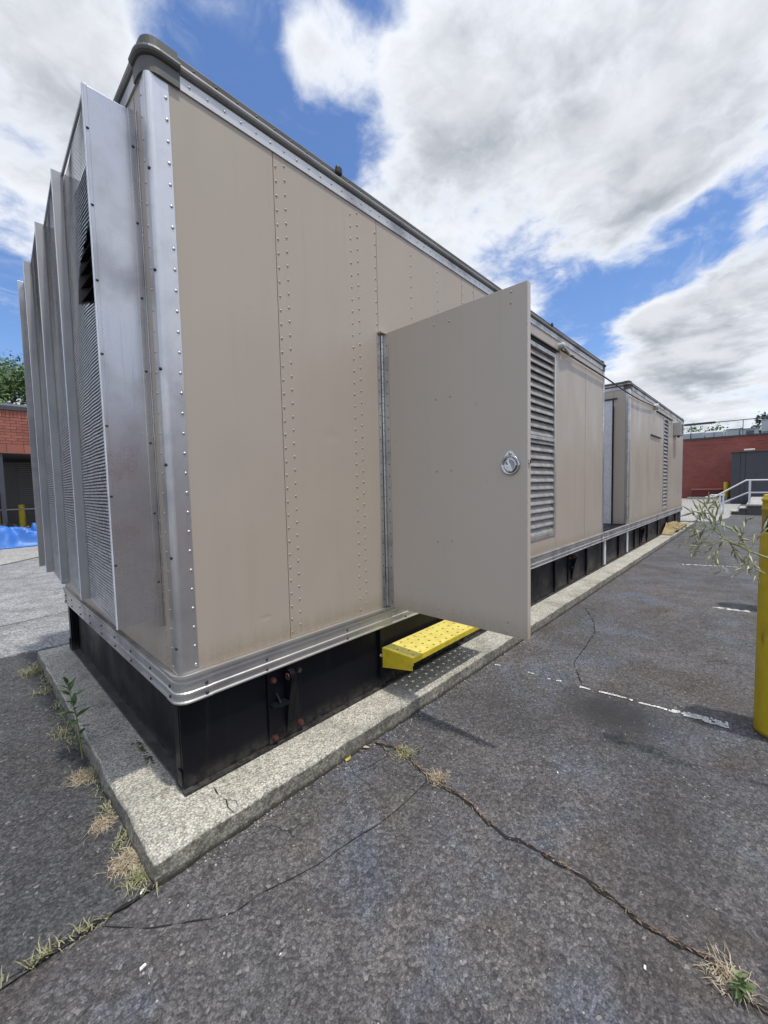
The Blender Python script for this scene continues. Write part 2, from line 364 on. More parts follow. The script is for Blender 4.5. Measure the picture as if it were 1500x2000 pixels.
# ------------------------------------------------------------------ mesh helper
def wloc(o):
    v = Vector((0, 0, 0))
    while o is not None: v += Vector(o.location); o = o.parent
    return v
class MB:
    def __init__(s): s.v = []; s.f = []; s.s = []
    def add(s, vs_, fs, smooth=False):
        k = len(s.v); s.v.extend(tuple(p) for p in vs_); s.f.extend(tuple(i + k for i in f) for f in fs); s.s.extend([smooth] * len(fs))
    def box(s, x0, y0, z0, x1, y1, z1):
        x0, x1 = min(x0, x1), max(x0, x1); y0, y1 = min(y0, y1), max(y0, y1); z0, z1 = min(z0, z1), max(z0, z1)
        s.add([(x0, y0, z0), (x1, y0, z0), (x1, y1, z0), (x0, y1, z0), (x0, y0, z1), (x1, y0, z1), (x1, y1, z1), (x0, y1, z1)],
              [(0, 3, 2, 1), (4, 5, 6, 7), (0, 1, 5, 4), (1, 2, 6, 5), (2, 3, 7, 6), (3, 0, 4, 7)]); return s
    def prism(s, poly, vec):
        n = len(poly); vec = Vector(vec)
        a = [Vector(p) for p in poly]; b = [p + vec for p in a]
        s.add(a + b, [tuple(range(n))[::-1], tuple(range(n, 2 * n))] + [(i, (i + 1) % n, n + (i + 1) % n, n + i) for i in range(n)]); return s
    def tube(s, pts, r, n=8, caps=True, smooth=True):
        pts = [Vector(p) for p in pts]; rs = r if hasattr(r, '__len__') else [r] * len(pts)
        vs_ = []; fs = []; ref = None
        for i, p in enumerate(pts):
            t = (pts[min(i + 1, len(pts) - 1)] - pts[max(i - 1, 0)]).normalized()
            if ref is None: ref = Vector((0, 0, 1)) if abs(t.z) < .9 else Vector((1, 0, 0))
            u = ref - t * ref.dot(t)
            if u.length < 1e-4: u = t.orthogonal()
            u.normalize(); ref = u; w = t.cross(u)
            for k in range(n):
                a = 2 * math.pi * k / n; vs_.append(p + (u * math.cos(a) + w * math.sin(a)) * rs[i])
        for i in range(len(pts) - 1):
            for k in range(n): fs.append((i * n + k, i * n + (k + 1) % n, (i + 1) * n + (k + 1) % n, (i + 1) * n + k))
        s.add(vs_, fs, smooth)
        if caps:
            m = len(pts) - 1
            s.add(vs_[:n], [tuple(range(n))[::-1]]); s.add(vs_[m * n:], [tuple(range(n))])
        return s
    def lathe(s, origin, axis, prof, n=20, smooth=True):
        o = Vector(origin); a = Vector(axis).normalized(); u = a.orthogonal().normalized(); w = a.cross(u); vs_ = []; fs = []
        for (r, h) in prof:
            for k in range(n):
                t = 2 * math.pi * k / n; vs_.append(o + a * h + (u * math.cos(t) + w * math.sin(t)) * max(r, 1e-5))
        for i in range(len(prof) - 1):
            for k in range(n): fs.append((i * n + k, i * n + (k + 1) % n, (i + 1) * n + (k + 1) % n, (i + 1) * n + k))
        s.add(vs_, fs, smooth); return s
    def dome(s, c, nrm, r, h=None, n=7):
        h = h or r * .62
        return s.lathe(c, nrm, [(r, 0), (r * .86, h * .55), (r * .45, h * .9), (0, h)], n)
    def hexbolt(s, c, nrm, r, h):
        s.lathe(c, nrm, [(r * 1.35, 0), (r * 1.35, h * .25), (0, h * .25)], 10, False)
        s.lathe(c, nrm, [(r, h * .25), (r, h), (0, h)], 6, False); return s
    def quad(s, a, b, c, d): s.add([a, b, c, d], [(0, 1, 2, 3)]); return s
    def sweep(s, path, prof, closed=True):
        """path: [(point xy, outward xy)], prof: [(offset outward, z)] open polyline"""
        vs_ = []; n = len(prof)
        for (p, o) in path:
            for (d, z) in prof: vs_.append((p[0] + o[0] * d, p[1] + o[1] * d, z))
        fs = []; m = len(path)
        for i in range(m if closed else m - 1):
            j = (i + 1) % m
            for k in range(n - 1): fs.append((i * n + k, j * n + k, j * n + k + 1, i * n + k + 1))
        s.add(vs_, fs)
        return s
    def mesh(s, name, mat, loc=(0, 0, 0)):
        m = bpy.data.meshes.new(name); L = Vector(loc)
        m.from_pydata([tuple(Vector(v) - L) for v in s.v], [], s.f)
        m.polygons.foreach_set('use_smooth', s.s)
        mats = mat if isinstance(mat, (list, tuple)) else [mat]
        for q in mats: m.materials.append(MATS[q])
        m.update(); return m
    def build(s, name, mat, parent=None, bevel=0, label=None, cat=None, group=None, kind=None, origin=None):
        base = wloc(parent) if parent else Vector((0, 0, 0))
        org = Vector(origin) if origin is not None else base
        o = bpy.data.objects.new(name, s.mesh(name, mat, org)); col.objects.link(o)
        o.location = org - base if parent else org
        if parent: o.parent = parent
        if bevel:
            b = o.modifiers.new('bevel', 'BEVEL'); b.width = bevel; b.segments = 2; b.limit_method = 'ANGLE'; b.angle_limit = R(50)
        tag(o, label, cat, group, kind); return o
def tag(o, label=None, cat=None, group=None, kind=None):
    for k, v in (('label', label), ('category', cat), ('group', group), ('kind', kind)):
        if v: o[k] = v
    return o
def empty(name, loc, label, cat, group=None):
    o = bpy.data.objects.new(name, None); col.objects.link(o); o.location = loc; o.empty_display_size = .2
    return tag(o, label, cat, group)
def instance(name, mesh, loc, parent, rot=None, scale=None):
    o = bpy.data.objects.new(name, mesh); col.objects.link(o)
    o.location = Vector(loc) - (wloc(parent) if parent else Vector((0, 0, 0)))
    if parent: o.parent = parent
    if rot is not None: o.rotation_euler = rot
    if scale is not None: o.scale = scale
    return o
def rrect(x0, y0, x1, y1, r, n=10):
    pts = []
    for (cx, cy, a0) in ((x0 + r, y0 + r, 180), (x1 - r, y0 + r, 270), (x1 - r, y1 - r, 0), (x0 + r, y1 - r, 90)):
        for i in range(n + 1):
            a = R(a0 + 90 * i / n); o = (math.cos(a), math.sin(a)); pts.append(((cx + o[0] * r, cy + o[1] * r), o))
    return pts

# ------------------------------------------------------------------ the ground
def sheet(name, poly, z, mat):
    m = MB(); m.add([(x, y, z) for x, y in poly], [tuple(range(len(poly)))]); return m.build(name, mat, kind='structure')
sheet('ground', [(-400, -400), (400, -400), (400, 400), (-400, 400)], 0.0, 'asphalt')
sheet('driveway', [(-60, 3.06), (-0.43, 3.06), (0.3, 3.02), (60, 3.02), (60, 60), (-60, 60)], 0.004, 'grey_asphalt')
sheet('asphalt_patch', [(-30, -0.235), (-.30, -.245), (-.17, -.23), (-.17, 3.03), (-.43, 3.07), (-30, 3.08)], 0.008, 'dark_asphalt')
sheet('loading_apron', [(-20, 9.6), (0, 9.68), (.7, 10.45), (20, 10.5), (20, 24), (-20, 24)], 0.008, 'apron_concrete')
sheet('concrete_yard', [(17.0, -.6), (19, -.9), (38.4, -.9), (38.4, 14), (17.0, 14)], 0.008, 'apron_concrete')

def perimeter(x0, y0, x1, y1, step):
    pts = []
    def run(a, b, o):
        n = max(1, int((Vector(b) - Vector(a)).length / step))
        for i in range(n): t = i / n; pts.append(((a[0] + (b[0] - a[0]) * t, a[1] + (b[1] - a[1]) * t), o if i else None))
    run((x0, y0), (x1, y0), (0, -1)); run((x1, y0), (x1, y1), (1, 0)); run((x1, y1), (x0, y1), (0, 1)); run((x0, y1), (x0, y0), (-1, 0))
    k = .707; cor = [(-k, -k), (k, -k), (k, k), (-k, k)]; ci = 0; out = []
    for p, o in pts:
        if o is None: o = cor[ci]; ci += 1
        out.append((p, o))
    return out
PX0, PY0, PX1, PY1 = -.20, -.243, 15.4, 2.73
def pad():
    m = MB(); per = perimeter(PX0, PY0, PX1, PY1, .06); n = len(per); rings = []
    for (d, z, j) in ((.012, -.03, .0), (.008, .035, .014), (.003, .084, .009), (-.005, .0945, .006)):
        ring = []
        for i, (p, o) in enumerate(per):
            q = mnoise.noise(Vector((p[0] * 7, p[1] * 7, z * 9))) + .5 * mnoise.noise(Vector((p[0] * 21, p[1] * 21, z * 5)))
            e = d + j * q * 1.1
            ring.append((p[0] + o[0] * e, p[1] + o[1] * e, z))
        rings.append(ring)
    vs_ = sum(rings, []); fs = []
    for k in range(3):
        for i in range(n): j = (i + 1) % n; fs.append((k * n + i, k * n + j, (k + 1) * n + j, (k + 1) * n + i))
    fs.append(tuple(range(3 * n, 4 * n)))
    m.add(vs_, fs)
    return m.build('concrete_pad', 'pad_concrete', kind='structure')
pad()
ZP = .095

def ribbon(name, pts, w, z, mat, jit=.5, sub=.015, kind=None, **kw):
    """an irregular narrow strip lying along a polyline on the ground"""
    m = MB(); P_ = []
    for a, b in zip(pts[:-1], pts[1:]):
        a = Vector(a); b = Vector(b); n = max(1, int((b - a).length / sub))
        for i in range(n): P_.append(a.lerp(b, i / n))
    P_.append(Vector(pts[-1])); L = []; vs_ = []
    for i, p in enumerate(P_):
        t = (P_[min(i + 1, len(P_) - 1)] - P_[max(i - 1, 0)]).normalized(); nn = Vector((-t.y, t.x))
        q = nn * (mnoise.noise(Vector((p.x * 16, p.y * 16, 3))) * w * .9 * jit)
        ww = w * max(.12, .55 + jit * 1.3 * mnoise.noise(Vector((p.x * 24, p.y * 24, 8)))) * min(1, .15 + min(i, len(P_) - 1 - i) * .25)
        vs_ += [(p.x + q.x + nn.x * ww, p.y + q.y + nn.y * ww, z), (p.x + q.x - nn.x * ww, p.y + q.y - nn.y * ww, z)]
    m.add(vs_, [(2 * i, 2 * i + 1, 2 * i + 3, 2 * i + 2) for i in range(len(P_) - 1)])
    return m.build(name, mat, kind=kind, **kw)
MAIN = [(0.927, -.255), (.985, -.434), (.935, -.552), (.918, -.646), (.901, -.742), (.912, -.823), (.892, -.925), (.858, -1.02), (.845, -1.108), (.869, -1.15), (.871, -1.246), (.867, -1.306), (.867, -1.343), (.874, -1.396), (.86, -1.451), (.86, -1.492), (.851, -1.533), (.834, -1.575), (.834, -1.61), (.838, -1.665), (.845, -1.709), (.848, -1.753), (.80, -1.85), (.81, -2.1), (.79, -2.6)]
ribbon('pavement_crack', MAIN, .0135, .003, 'crack_dark', kind='structure')
ribbon('pavement_crack', [(-.379, -.252), (-.327, -.314), (-.27, -.382), (-.22, -.423), (-.157, -.474), (-.106, -.518), (-.049, -.55), (.045, -.557), (.132, -.588), (.248, -.621), (.418, -.641), (.544, -.667), (.703, -.676), (.804, -.672), (.92, -.667)], .0027, .003, 'crack_dark', .75, .007, kind='structure')
ribbon('pavement_crack', [(4.338, -.35), (3.851, -.587), (3.546, -.683), (3.24, -.717), (2.962, -.738), (2.715, -.757), (2.512, -.86), (2.368, -.933)], .005, .003, 'crack_dark', 1.0, .02, kind='structure')
ribbon('pavement_crack', [(-2.5, -.26), (-1.2, -.245), (-.62, -.231), (-.42, -.238), (-.17, -.25)], .010, .011, 'crack_dark', .8, .012, kind='structure')
ribbon('pavement_crack', [(.11, -.03), (.104, -.10), (.112, -.15), (.098, -.2), (.103, -.245)], .003, .0965, 'crack_dark', 1.0, .008, kind='structure')
ribbon('pavement_crack', [(.112, -.15), (.14, -.19), (.128, -.235)], .002, .0967, 'crack_dark', 1.0, .008, kind='structure')
ribbon('pavement_joint', [(-6, 9.55), (0, 9.67), (.7, 10.44), (1.6, 10.5)], .03, .012, 'crack_dark', .5, .08, kind='structure')
ribbon('pavement_joint', [(-6, 3.10), (-.43, 3.065), (.3, 3.03)], .012, .013, 'crack_dark', .6, .03, kind='structure')
ribbon('pavement_joint', [(-4, 4.27), (-.354, 4.285), (-.093, 4.317), (.4, 4.40)], .010, .009, 'crack_dark', .6, .03, kind='structure')

def flecks(name, a, b, w0, w1, keep0, keep1, z, mat, cell=.012, **kw):
    """worn road paint: small chips left along a line"""
    m = MB(); a = Vector(a); b = Vector(b); L = (b - a).length; t = (b - a) / L; nn = Vector((-t.y, t.x))
    for i in range(int(L / cell)):
        f = i * cell / L; w = w0 + (w1 - w0) * f; kp = keep0 + (keep1 - keep0) * f
        bend = .022 * mnoise.noise(Vector((f * 4, a.x, 0)))
        for k in range(max(1, int(w / cell))):
            p = a + t * (i * cell) + nn * (bend - w / 2 + k * cell)
            q = .5 + .9 * mnoise.noise(Vector((p.x * 21, p.y * 21, 1))) + .35 * mnoise.noise(Vector((p.x * 70, p.y * 70, 4)))
            if q < kp:
                c = cell * .62; j = [random.uniform(.7, 1.25) * c for _ in range(4)]
                m.add([(p.x - j[0], p.y - j[1], z), (p.x + j[1], p.y - j[2], z), (p.x + j[2], p.y + j[3], z), (p.x - j[3], p.y + j[0], z)], [(0, 1, 2, 3)])
    return m.build(name, mat, **kw)
flecks('parking_line', (2.29, -.26), (2.35, -.95), .03, .02, .20, .36, .004, 'paint_white', .010, kind='structure')
flecks('parking_line', (2.35, -.95), (2.395, -1.50), .018, .026, .50, .62, .004, 'paint_white', .009, kind='structure')
flecks('parking_line', (2.392, -1.46), (2.425, -1.73), .05, .085, .50, .74, .0045, 'paint_white', .010, kind='structure')
flecks('parking_line', (5.19, -1.46), (5.27, -1.76), .09, .09, .45, .6, .004, 'paint_white', .014, kind='structure')
flecks('parking_line', (7.9, -.85), (8.18, -1.6), .07, .07, .32, .45, .004, 'paint_white', .018, kind='structure')

# ------------------------------------------------------------------ generator enclosures
YB = 2.60                                   # back face
ZR0, ZR1 = .515, .645                       # base rail
ZT = 3.145                                  # top of the panels
RAIL = [(-.02, ZR0), (.012, ZR0), (.018, ZR0 + .004), (.018, ZR0 + .010), (.010, ZR0 + .014), (.010, .552), (.0155, .556), (.0155, .565), (.010, .569), (.010, .603), (.0155, .607), (.0155, .616), (.010, .620), (.010, .630), (.021, .634), (.021, ZR1), (-.02, ZR1 + .002)]
def rivets(rows, nrm, r, name, mat, parent):
    m = MB()
    for p in rows: m.dome(p, nrm, r * random.uniform(.93, 1.07))
    return m.build(name, mat, parent, kind='stuff')
def vrow(x, y, z0, z1, pitch, off=0.0):
    n = int((z1 - z0 - off) / pitch); return [(x, y, z0 + off + i * pitch) for i in range(n + 1)]
def rail_set(root, xa, xb):
    MB().sweep(rrect(xa, 0, xb, YB, .045), RAIL).build('base_rail', 'rail_aluminium', root)
    for (cx, cy, sx, sy) in ((xa, 0, 1, 1), (xb, 0, -1, 1), (xa, YB, 1, -1), (xb, YB, -1, -1)):
        r = .045; path = [((cx, cy + sy * .10), (-sx, 0))]
        for i in range(7):
            a = math.pi / 2 * i / 6; o = (-sx * math.cos(a), -sy * math.sin(a)); path.append(((cx + sx * r + o[0] * r, cy + sy * r + o[1] * r), o))
        path.append(((cx + sx * .135, cy), (0, -sy)))
        if sx * sy < 0: path = path[::-1]
        m = MB().sweep(path, [(d + .003, z) for d, z in RAIL[1:-1]], closed=False)
        m.build('rail_corner', 'rail_aluminium', root)
        mb = MB()
        for z in (.584, .536):
            mb.dome((cx + sx * .112, cy - sy * .013, z), (0, -sy, 0), .0085, .006); mb.dome((cx - sx * .013, cy + sy * .08, z), (-sx, 0, 0), .0085, .006)
        mb.build('rail_bolts', 'dark_bolt', root, kind='stuff')
    mb = MB()
    for z in (.586, .533):
        x = xa + .42
        while x < xb - .2: mb.dome((x, -.010, z), (0, -1, 0), .0075, .005); x += .55
        y = .35
        while y < YB - .2: mb.dome((xa - .010, y, z), (-1, 0, 0), .008, .006); y += .32
    x = xa + .16
    while x < xb - .1:
        mb.dome((x, -.010, .612), (0, -1, 0), .006, .004); x += .115
    mb.build('rail_bolts', 'dark_bolt', root, kind='stuff')
def skid(root, xa, xb, ribs, lugs):
    zt = ZR0 + .02
    for (y0, s) in ((0.0, 1), (YB, -1)):
        m = MB(); m.box(xa + .004, y0 + s * .028, ZP + .014, xb - .004, y0 + s * .042, zt)
        MB().box(xa, y0 + s * .0, ZP, xb, y0 + s * .115, ZP + .0135).build('foot_flange', 'skid_dusty' if False else 'skid_black', root, .002)
        MB().box(xa - .003, y0 + s * .002, ZP + .0136, xa + .04, y0 + s * .113, ZP + .0165).build('corner_plate', 'skid_dusty', root); m.box(xa + .002, y0 + s * .045, ZP + .015, xa + .016, y0 + s * .105, zt); m.box(xb - .016, y0 + s * .045, ZP + .015, xb - .002, y0 + s * .105, zt)
        m.build('skid_beam', 'skid_black', root, .002)
        w = MB(); w.box(xa - .004, y0 + s * .03, ZP + .03, xa + .001, y0 + s * .07, ZP + .10); w.build('beam_lug', 'skid_black', root)
    for (xe, s) in ((xa, 1), (xb, -1)):
        m = MB(); m.box(xe + s * .05, .15, ZP + .014, xe + s * .062, YB - .15, zt); MB().box(xe + s * .004, .118, ZP + .001, xe + s * .11, YB - .118, ZP + .013).build('foot_flange', 'skid_dusty', root, .002)
        m.build('cross_beam', 'skid_black', root, .002)
        for y in (.125, YB - .125):
            mm = MB(); mm.box(xe + s * .012, y - .006, ZP + .0155, xe + s * .05, y + .006, zt - .002); mm.build('beam_gusset', 'skid_black', root)
    for x in ribs:
        m = MB(); m.box(x - .016, .004, ZP + .016, x + .016, .0275, zt - .024); m.prism([(x - .03, .005, ZP + .015), (x + .03, .005, ZP + .015), (x + .012, .005, ZP + .07), (x - .012, .005, ZP + .07)], (0, .02, 0))
        m.build('stiffener', 'skid_black', root, .002)
    for x in lugs:
        m = MB(); m.box(x - .105, .014, ZP + .016, x + .105, .0275, .502); lug = m.build('lifting_lug', 'skid_black', root, .003)
        # tongue: a plate on edge, round at the top, tapering out to nothing at the bottom, with an eye
        m = MB(); prof = [(.012, .14), (.006, .14), (-.018, .30), (-.052, .43)]
        for i in range(7):
            a = R(180 + -180 * i / 6); prof.append((-.022 + .034 * math.cos(a), .462 + .034 * math.sin(a)))
        prof.append((.013, .44))
        m.prism([(x - .004, y, z) for y, z in prof], (.030, 0, 0)); m.build('tongue', 'skid_black', lug, .004)
        m = MB(); m.lathe((x - .0045, -.02, .458), (-1, 0, 0), [(.019, 0), (.019, .004), (.011, .004), (.011, -.001), (0, -.001)], 12); m.build('eye', 'rust_bolt', lug)
        m = MB(); m.prism([(x - .10, .013, .322), (x - .10, -.020, .322), (x - .065, -.045, .322), (x - .012, -.045, .322), (x - .005, .013, .322)], (0, 0, .012))
        m.prism([(x - .060, .013, .335), (x - .060, -.03, .335), (x - .060, .013, .375)], (.012, 0, 0)); m.build('shelf', 'skid_black', lug, .002)
        for bx, bz, mt in ((-.075, .455, 'rust_bolt'), (.085, .455, 'dark_bolt'), (-.075, .145, 'rust_bolt'), (.085, .155, 'rust_bolt')):
            MB().hexbolt((x + bx, .014, bz), (0, -1, 0), .013, .02).build('bolt', mt, lug)
def roofing(root, xa, xb):
    path = rrect(xa, 0, xb, YB, .05)
    MB().sweep(path, [(-.01, ZT - .004), (.007, ZT - .004), (.007, ZT + .050), (-.01, ZT + .050)]).build('cant_rail', 'rail_aluminium', root)
    bead = [(.004 + .019 * math.sin(R(a)), ZT + .076 - .019 * math.cos(R(a))) for a in range(0, 181, 30)]
    MB().sweep(path, [(-.012, ZT + .052), (.0035, ZT + .052)] + bead + [(-.014, ZT + .099)]).build('drip_bead', 'bead_metal', root)
    MB().sweep(path, [(-.012, ZT + .096), (-.010, ZT + .138), (-.016, ZT + .146), (-.05, ZT + .149)]).build('roof_flashing', 'flashing', root)
    m = MB(); rr = [p for p, o in rrect(xa + .045, .045, xb - .045, YB - .045, .02)]
    m.add([(x, y, ZT + .1475) for x, y in rr], [tuple(range(len(rr)))]); m.build('roof', 'flashing', root)
    for (cx, cy, sx, sy) in ((xa, 0, 1, 1), (xb, 0, -1, 1)):
        r = .05; path = [((cx, cy + sy * .10), (-sx, 0))]
        for i in range(7):
            a = math.pi / 2 * i / 6; o = (-sx * math.cos(a), -sy * math.sin(a)); path.append(((cx + sx * r + o[0] * r, cy + sy * r + o[1] * r), o))
        path.append(((cx + sx * .13, cy), (0, -sy)))
        if sx * sy < 0: path = path[::-1]
        pr = [(.006, ZT - .008), (.013, ZT - .006), (.013, ZT + .052)] + [(d + .006, z) for d, z in bead] + [(.002, ZT + .101), (.002, ZT + .142), (-.02, ZT + .154)]
        MB().sweep(path, pr, closed=False).build('roof_corner', 'flashing', root)
    rows = []; x = xa + .17
    while x < xb - .1: rows.append((x, -.007, ZT + .028)); x += .078
    rivets(rows, (0, -1, 0), .0062, 'rivets', 'rivet_metal', root)
    rows = []; x = xa + .2
    while x < xb - .1: rows.append((x, .0115, ZT + .124)); x += .10
    rivets(rows, (0, -1, 0), .006, 'rivets', 'flashing', root)
def posts(root, xa, xb, near=True):
    z0, z1 = ZR1 + .003, ZT - .006
    for (cx, s) in ((xa, 1), (xb, -1)):
        def prof(cy, t):
            r = .022; o = [(cx + s * .085, cy + t * .003), (cx + s * .085, cy - t * .003)]
            for i in range(6):
                a = math.pi / 2 * (1 - i / 5); o.append((cx + s * r - s * (r + .003) * math.cos(a), cy + t * r - t * (r + .003) * math.sin(a)))
            o += [(cx - s * .003, cy + t * .062), (cx + s * .003, cy + t * .062)]
            return o
        for cy, t in ((0, 1), (YB, -1)):
            p = prof(cy, t)
            MB().prism([(x, y, z0) for x, y in (p if s * t > 0 else p[::-1])], (0, 0, z1 - z0)).build('corner_post', 'aluminium', root)
        if near or s > 0:
            rows = vrow(cx + s * .073, -.003, z0 + .03, z1, .0855)
            rivets(rows, (0, -1, 0), .0070, 'rivets', 'rivet_metal', root)
            rivets(vrow(cx - s * .003, .054, z0 + .03, z1, .0855), (-s, 0, 0), .0055, 'rivets', 'rivet_metal', root)
            rivets(vrow(cx - s * .0005, .012, z0 + .12, z1, .40), (-s * .9, -.5, 0), .008, 'rivets', 'dark_bolt', root)
def box_panel(root, name, a, b, mat='tan_panel', bevel=.0012): return MB().box(*a, *b).build(name, mat, root, bevel)
def vent(root, x0, x1, z0, z1, n, mid=True):
    fw = .045
    m = MB(); m.box(x0, -.008, z0, x0 + fw, .05, z1); m.box(x1 - fw, -.008, z0, x1, .05, z1); m.box(x0 + fw, -.0075, z1 - fw, x1 - fw, .05, z1); m.box(x0 + fw, -.0075, z0, x1 - fw, .05, z0 + fw)
    m.box(x0 + fw, .048, z0 + fw, x1 - fw, .052, z1 - fw)
    if mid: zm = z0 + (z1 - z0) * .53; m.box(x0 + fw, -.005, zm - .018, x1 - fw, .03, zm + .018)
    v = m.build('vent', 'rail_aluminium', root, .002)
    L = x1 - x0 - 2 * fw; p = (z1 - z0 - 2 * fw) / n
    s = MB(); t = p * .92
    s.prism([(-L / 2, .0, 0), (-L / 2, .0, -.010), (-L / 2, .004, -.010), (-L / 2, .040, t * .92), (-L / 2, .035, t * .96)], (L, 0, 0))
    me = s.mesh('slat', 'vent_metal')
    for i in range(n): instance('slat', me, ((x0 + x1) / 2, .002, z0 + fw + .012 + i * p), v)
    return v

G1 = 'generator enclosures on the concrete pad'
X1 = 6.38
gen = empty('generator_enclosure', (0, 0, ZP), 'tan riveted generator enclosure with its side door swung open and a yellow step', 'generator', G1)
skid(gen, 0, X1, (1.285, 2.32, 3.30, 4.40, 5.62), (.537, 4.98))
rail_set(gen, 0, X1)
z0, z1 = ZR1 + .002, ZT - .004
DX0, DX1, DZ0, DZ1 = 1.33, 2.312, ZR1 + .006, 2.445
T = .03
for (a, b) in ((.086, .5725), (.5755, 1.3145), (2.3155, 2.499), (2.502, 3.404), (4.3675, 5.4615), (5.4685, 6.294)):
    box_panel(gen, 'side_panel', (a, 0, z0), (b, T, z1))
box_panel(gen, 'side_panel', (1.3175, 0, DZ1 + .003), (2.3125, T, z1))
box_panel(gen, 'side_panel', (3.407, 0, 3.0), (4.363, T, z1)); box_panel(gen, 'side_panel', (3.407, 0, z0), (4.363, T, .815))
vent(gen, 3.41, 4.36, .818, 2.965, 24)
box_panel(gen, 'drip_lip', (3.30, -.028, 3.0), (4.42, -.001, 3.016), 'dark_bolt')
box_panel(gen, 'back_panel', (.01, YB - T, z0), (X1 - .01, YB, z1)); box_panel(gen, 'end_panel', (X1 - T, .065, z0), (X1, YB - .065, z1))
box_panel(gen, 'floor', (.04, .04, ZR0 + .03), (X1 - .04, YB - .04, ZR1 - .02), 'interior'); box_panel(gen, 'bulkhead', (.95, .85, ZR1 - .015), (3.3, .88, z1), 'interior')
posts(gen, 0, X1)
roofing(gen, 0, X1)
pr = (0, -1, 0); rz0, rz1 = z0 + .035, z1 - .03
rivets(vrow(.588, 0, rz0, rz1, .0705) + vrow(.640, 0, rz0, rz1, .0705, .028) + vrow(1.093, 0, rz0, rz1, .0705) + vrow(1.149, 0, rz0, rz1, .0705, .03) + vrow(1.302, 0, DZ1 + .05, rz1, .0705)
       + vrow(1.66, 0, DZ1 + .05, rz1, .0705) + vrow(1.975, 0, DZ1 + .05, rz1, .0705) + vrow(2.328, 0, rz0, rz1, .0705) + vrow(2.488, 0, rz0, rz1, .0705), pr, .0062, 'rivets', 'tan_rivet', gen)
rivets(vrow(4.385, 0, rz0, rz1, .09) + vrow(5.45, 0, rz0, rz1, .09) + vrow(6.27, 0, rz0, rz1, .09), pr, .0055, 'rivets', 'tan_rivet', gen)
box_panel(gen, 'roof_bracket', (.98, -.026, ZT + .100), (1.025, .0, ZT + .148), 'dark_bolt', .012)
box_panel(gen, 'roof_bracket', (4.2, -.02, ZT + .100), (4.24, .0, ZT + .145), 'dark_bolt', .012)
# end wall with intake hood
box_panel(gen, 'end_panel', (0, .064, z0), (T, .1455, z1)); box_panel(gen, 'end_panel', (0, .148, z0), (T, YB - .065, .868), 'tan_end')
box_panel(gen, 'end_panel', (0, .148, 3.12), (T, YB - .065, z1)); box_panel(gen, 'end_panel', (-.002, .148, 3.058), (T, .85, 3.1185)); box_panel(gen, 'end_panel', (0, 2.42, .87), (T, YB - .065, 3.118))
rivets(vrow(0, .128, z0 + .03, z1 - .03, .072) , (-1, 0, 0), .006, 'rivets', 'tan_rivet', gen)
HX = -.18; HB = -.150; HZ0, HZ1 = .875, 3.115
FY = [.140, .855, 1.439, 2.033, 2.42]
m = MB(); m.box(.06, .15, HZ0, .07, 2.42, HZ1); m.box(-.001, .15, HZ0 - .006, .06, 2.418, HZ0); m.box(-.001, .15, HZ1, .06, 2.418, HZ1 + .006)
hood = m.build('intake_hood', 'core_black', gen)
def plate(y, zt_, x_in, thick=.004):
    m = MB(); m.box(HX, y, HZ0, x_in, y + thick, zt_); return m
m = plate(FY[0], 3.055, -.004); m.box(HX - .004, FY[0] - .004, HZ0, HX + .010, FY[0], 3.055); m.box(-.030, FY[0] - .003, HZ0 - .03, -.004, FY[0], 3.06)
m.box(-.004, FY[0] - .014, HZ0 - .03, .0, FY[0] + .02, 3.06)
m.build('hood_side', 'hood_aluminium', hood, .0015)
MB().box(HX - .007, FY[0] - .005, HZ0, HX - .0045, FY[0] + .012, 3.055).build('hood_lip_highlight', 'rail_white', hood)  # white strip paints the bright highlight along the hood's front edge
mb = MB()
for i in range(7): mb.dome((HX + .003, FY[0] - .004, 1.15 + i * .29), (0, -1, 0), .006, .004); mb.dome((-.017, FY[0] - .003, 1.05 + i * .31), (0, -1, 0), .006, .004)
mb.build('hood_screws', 'dark_bolt', hood, kind='stuff')
plate(FY[-1], HZ1, -.002).build('hood_side', 'hood_aluminium', hood, .001)
for y in FY[1:-1]:
    m = MB(); m.box(HX, y, HZ0, HB + .012, y + .006, HZ1); m.box(HB + .012, y, HZ0, .058, y + .004, HZ1); MB().box(HX - .003, y - .001, HZ0, HX - .0005, y + .013, HZ1).build('hood_lip_highlight', 'rail_white', hood)  # fin fronts get the same painted highlight strip
    m.build('fin', 'frame_metal', hood, .001)
m = MB()
nb = 32
for i in range(nb):
    z = HZ0 + .03 + i * (HZ1 - HZ0 - .05) / nb
    m.add([(-.09, .16, z), (-.09, 2.41, z), (.02, 2.41, z + .055), (.02, .16, z + .055), (-.088, .16, z - .002), (-.088, 2.41, z - .002)], [(0, 1, 2, 3), (0, 4, 5, 1)])
m.build('intake_blades', 'core_black', hood, kind='stuff')
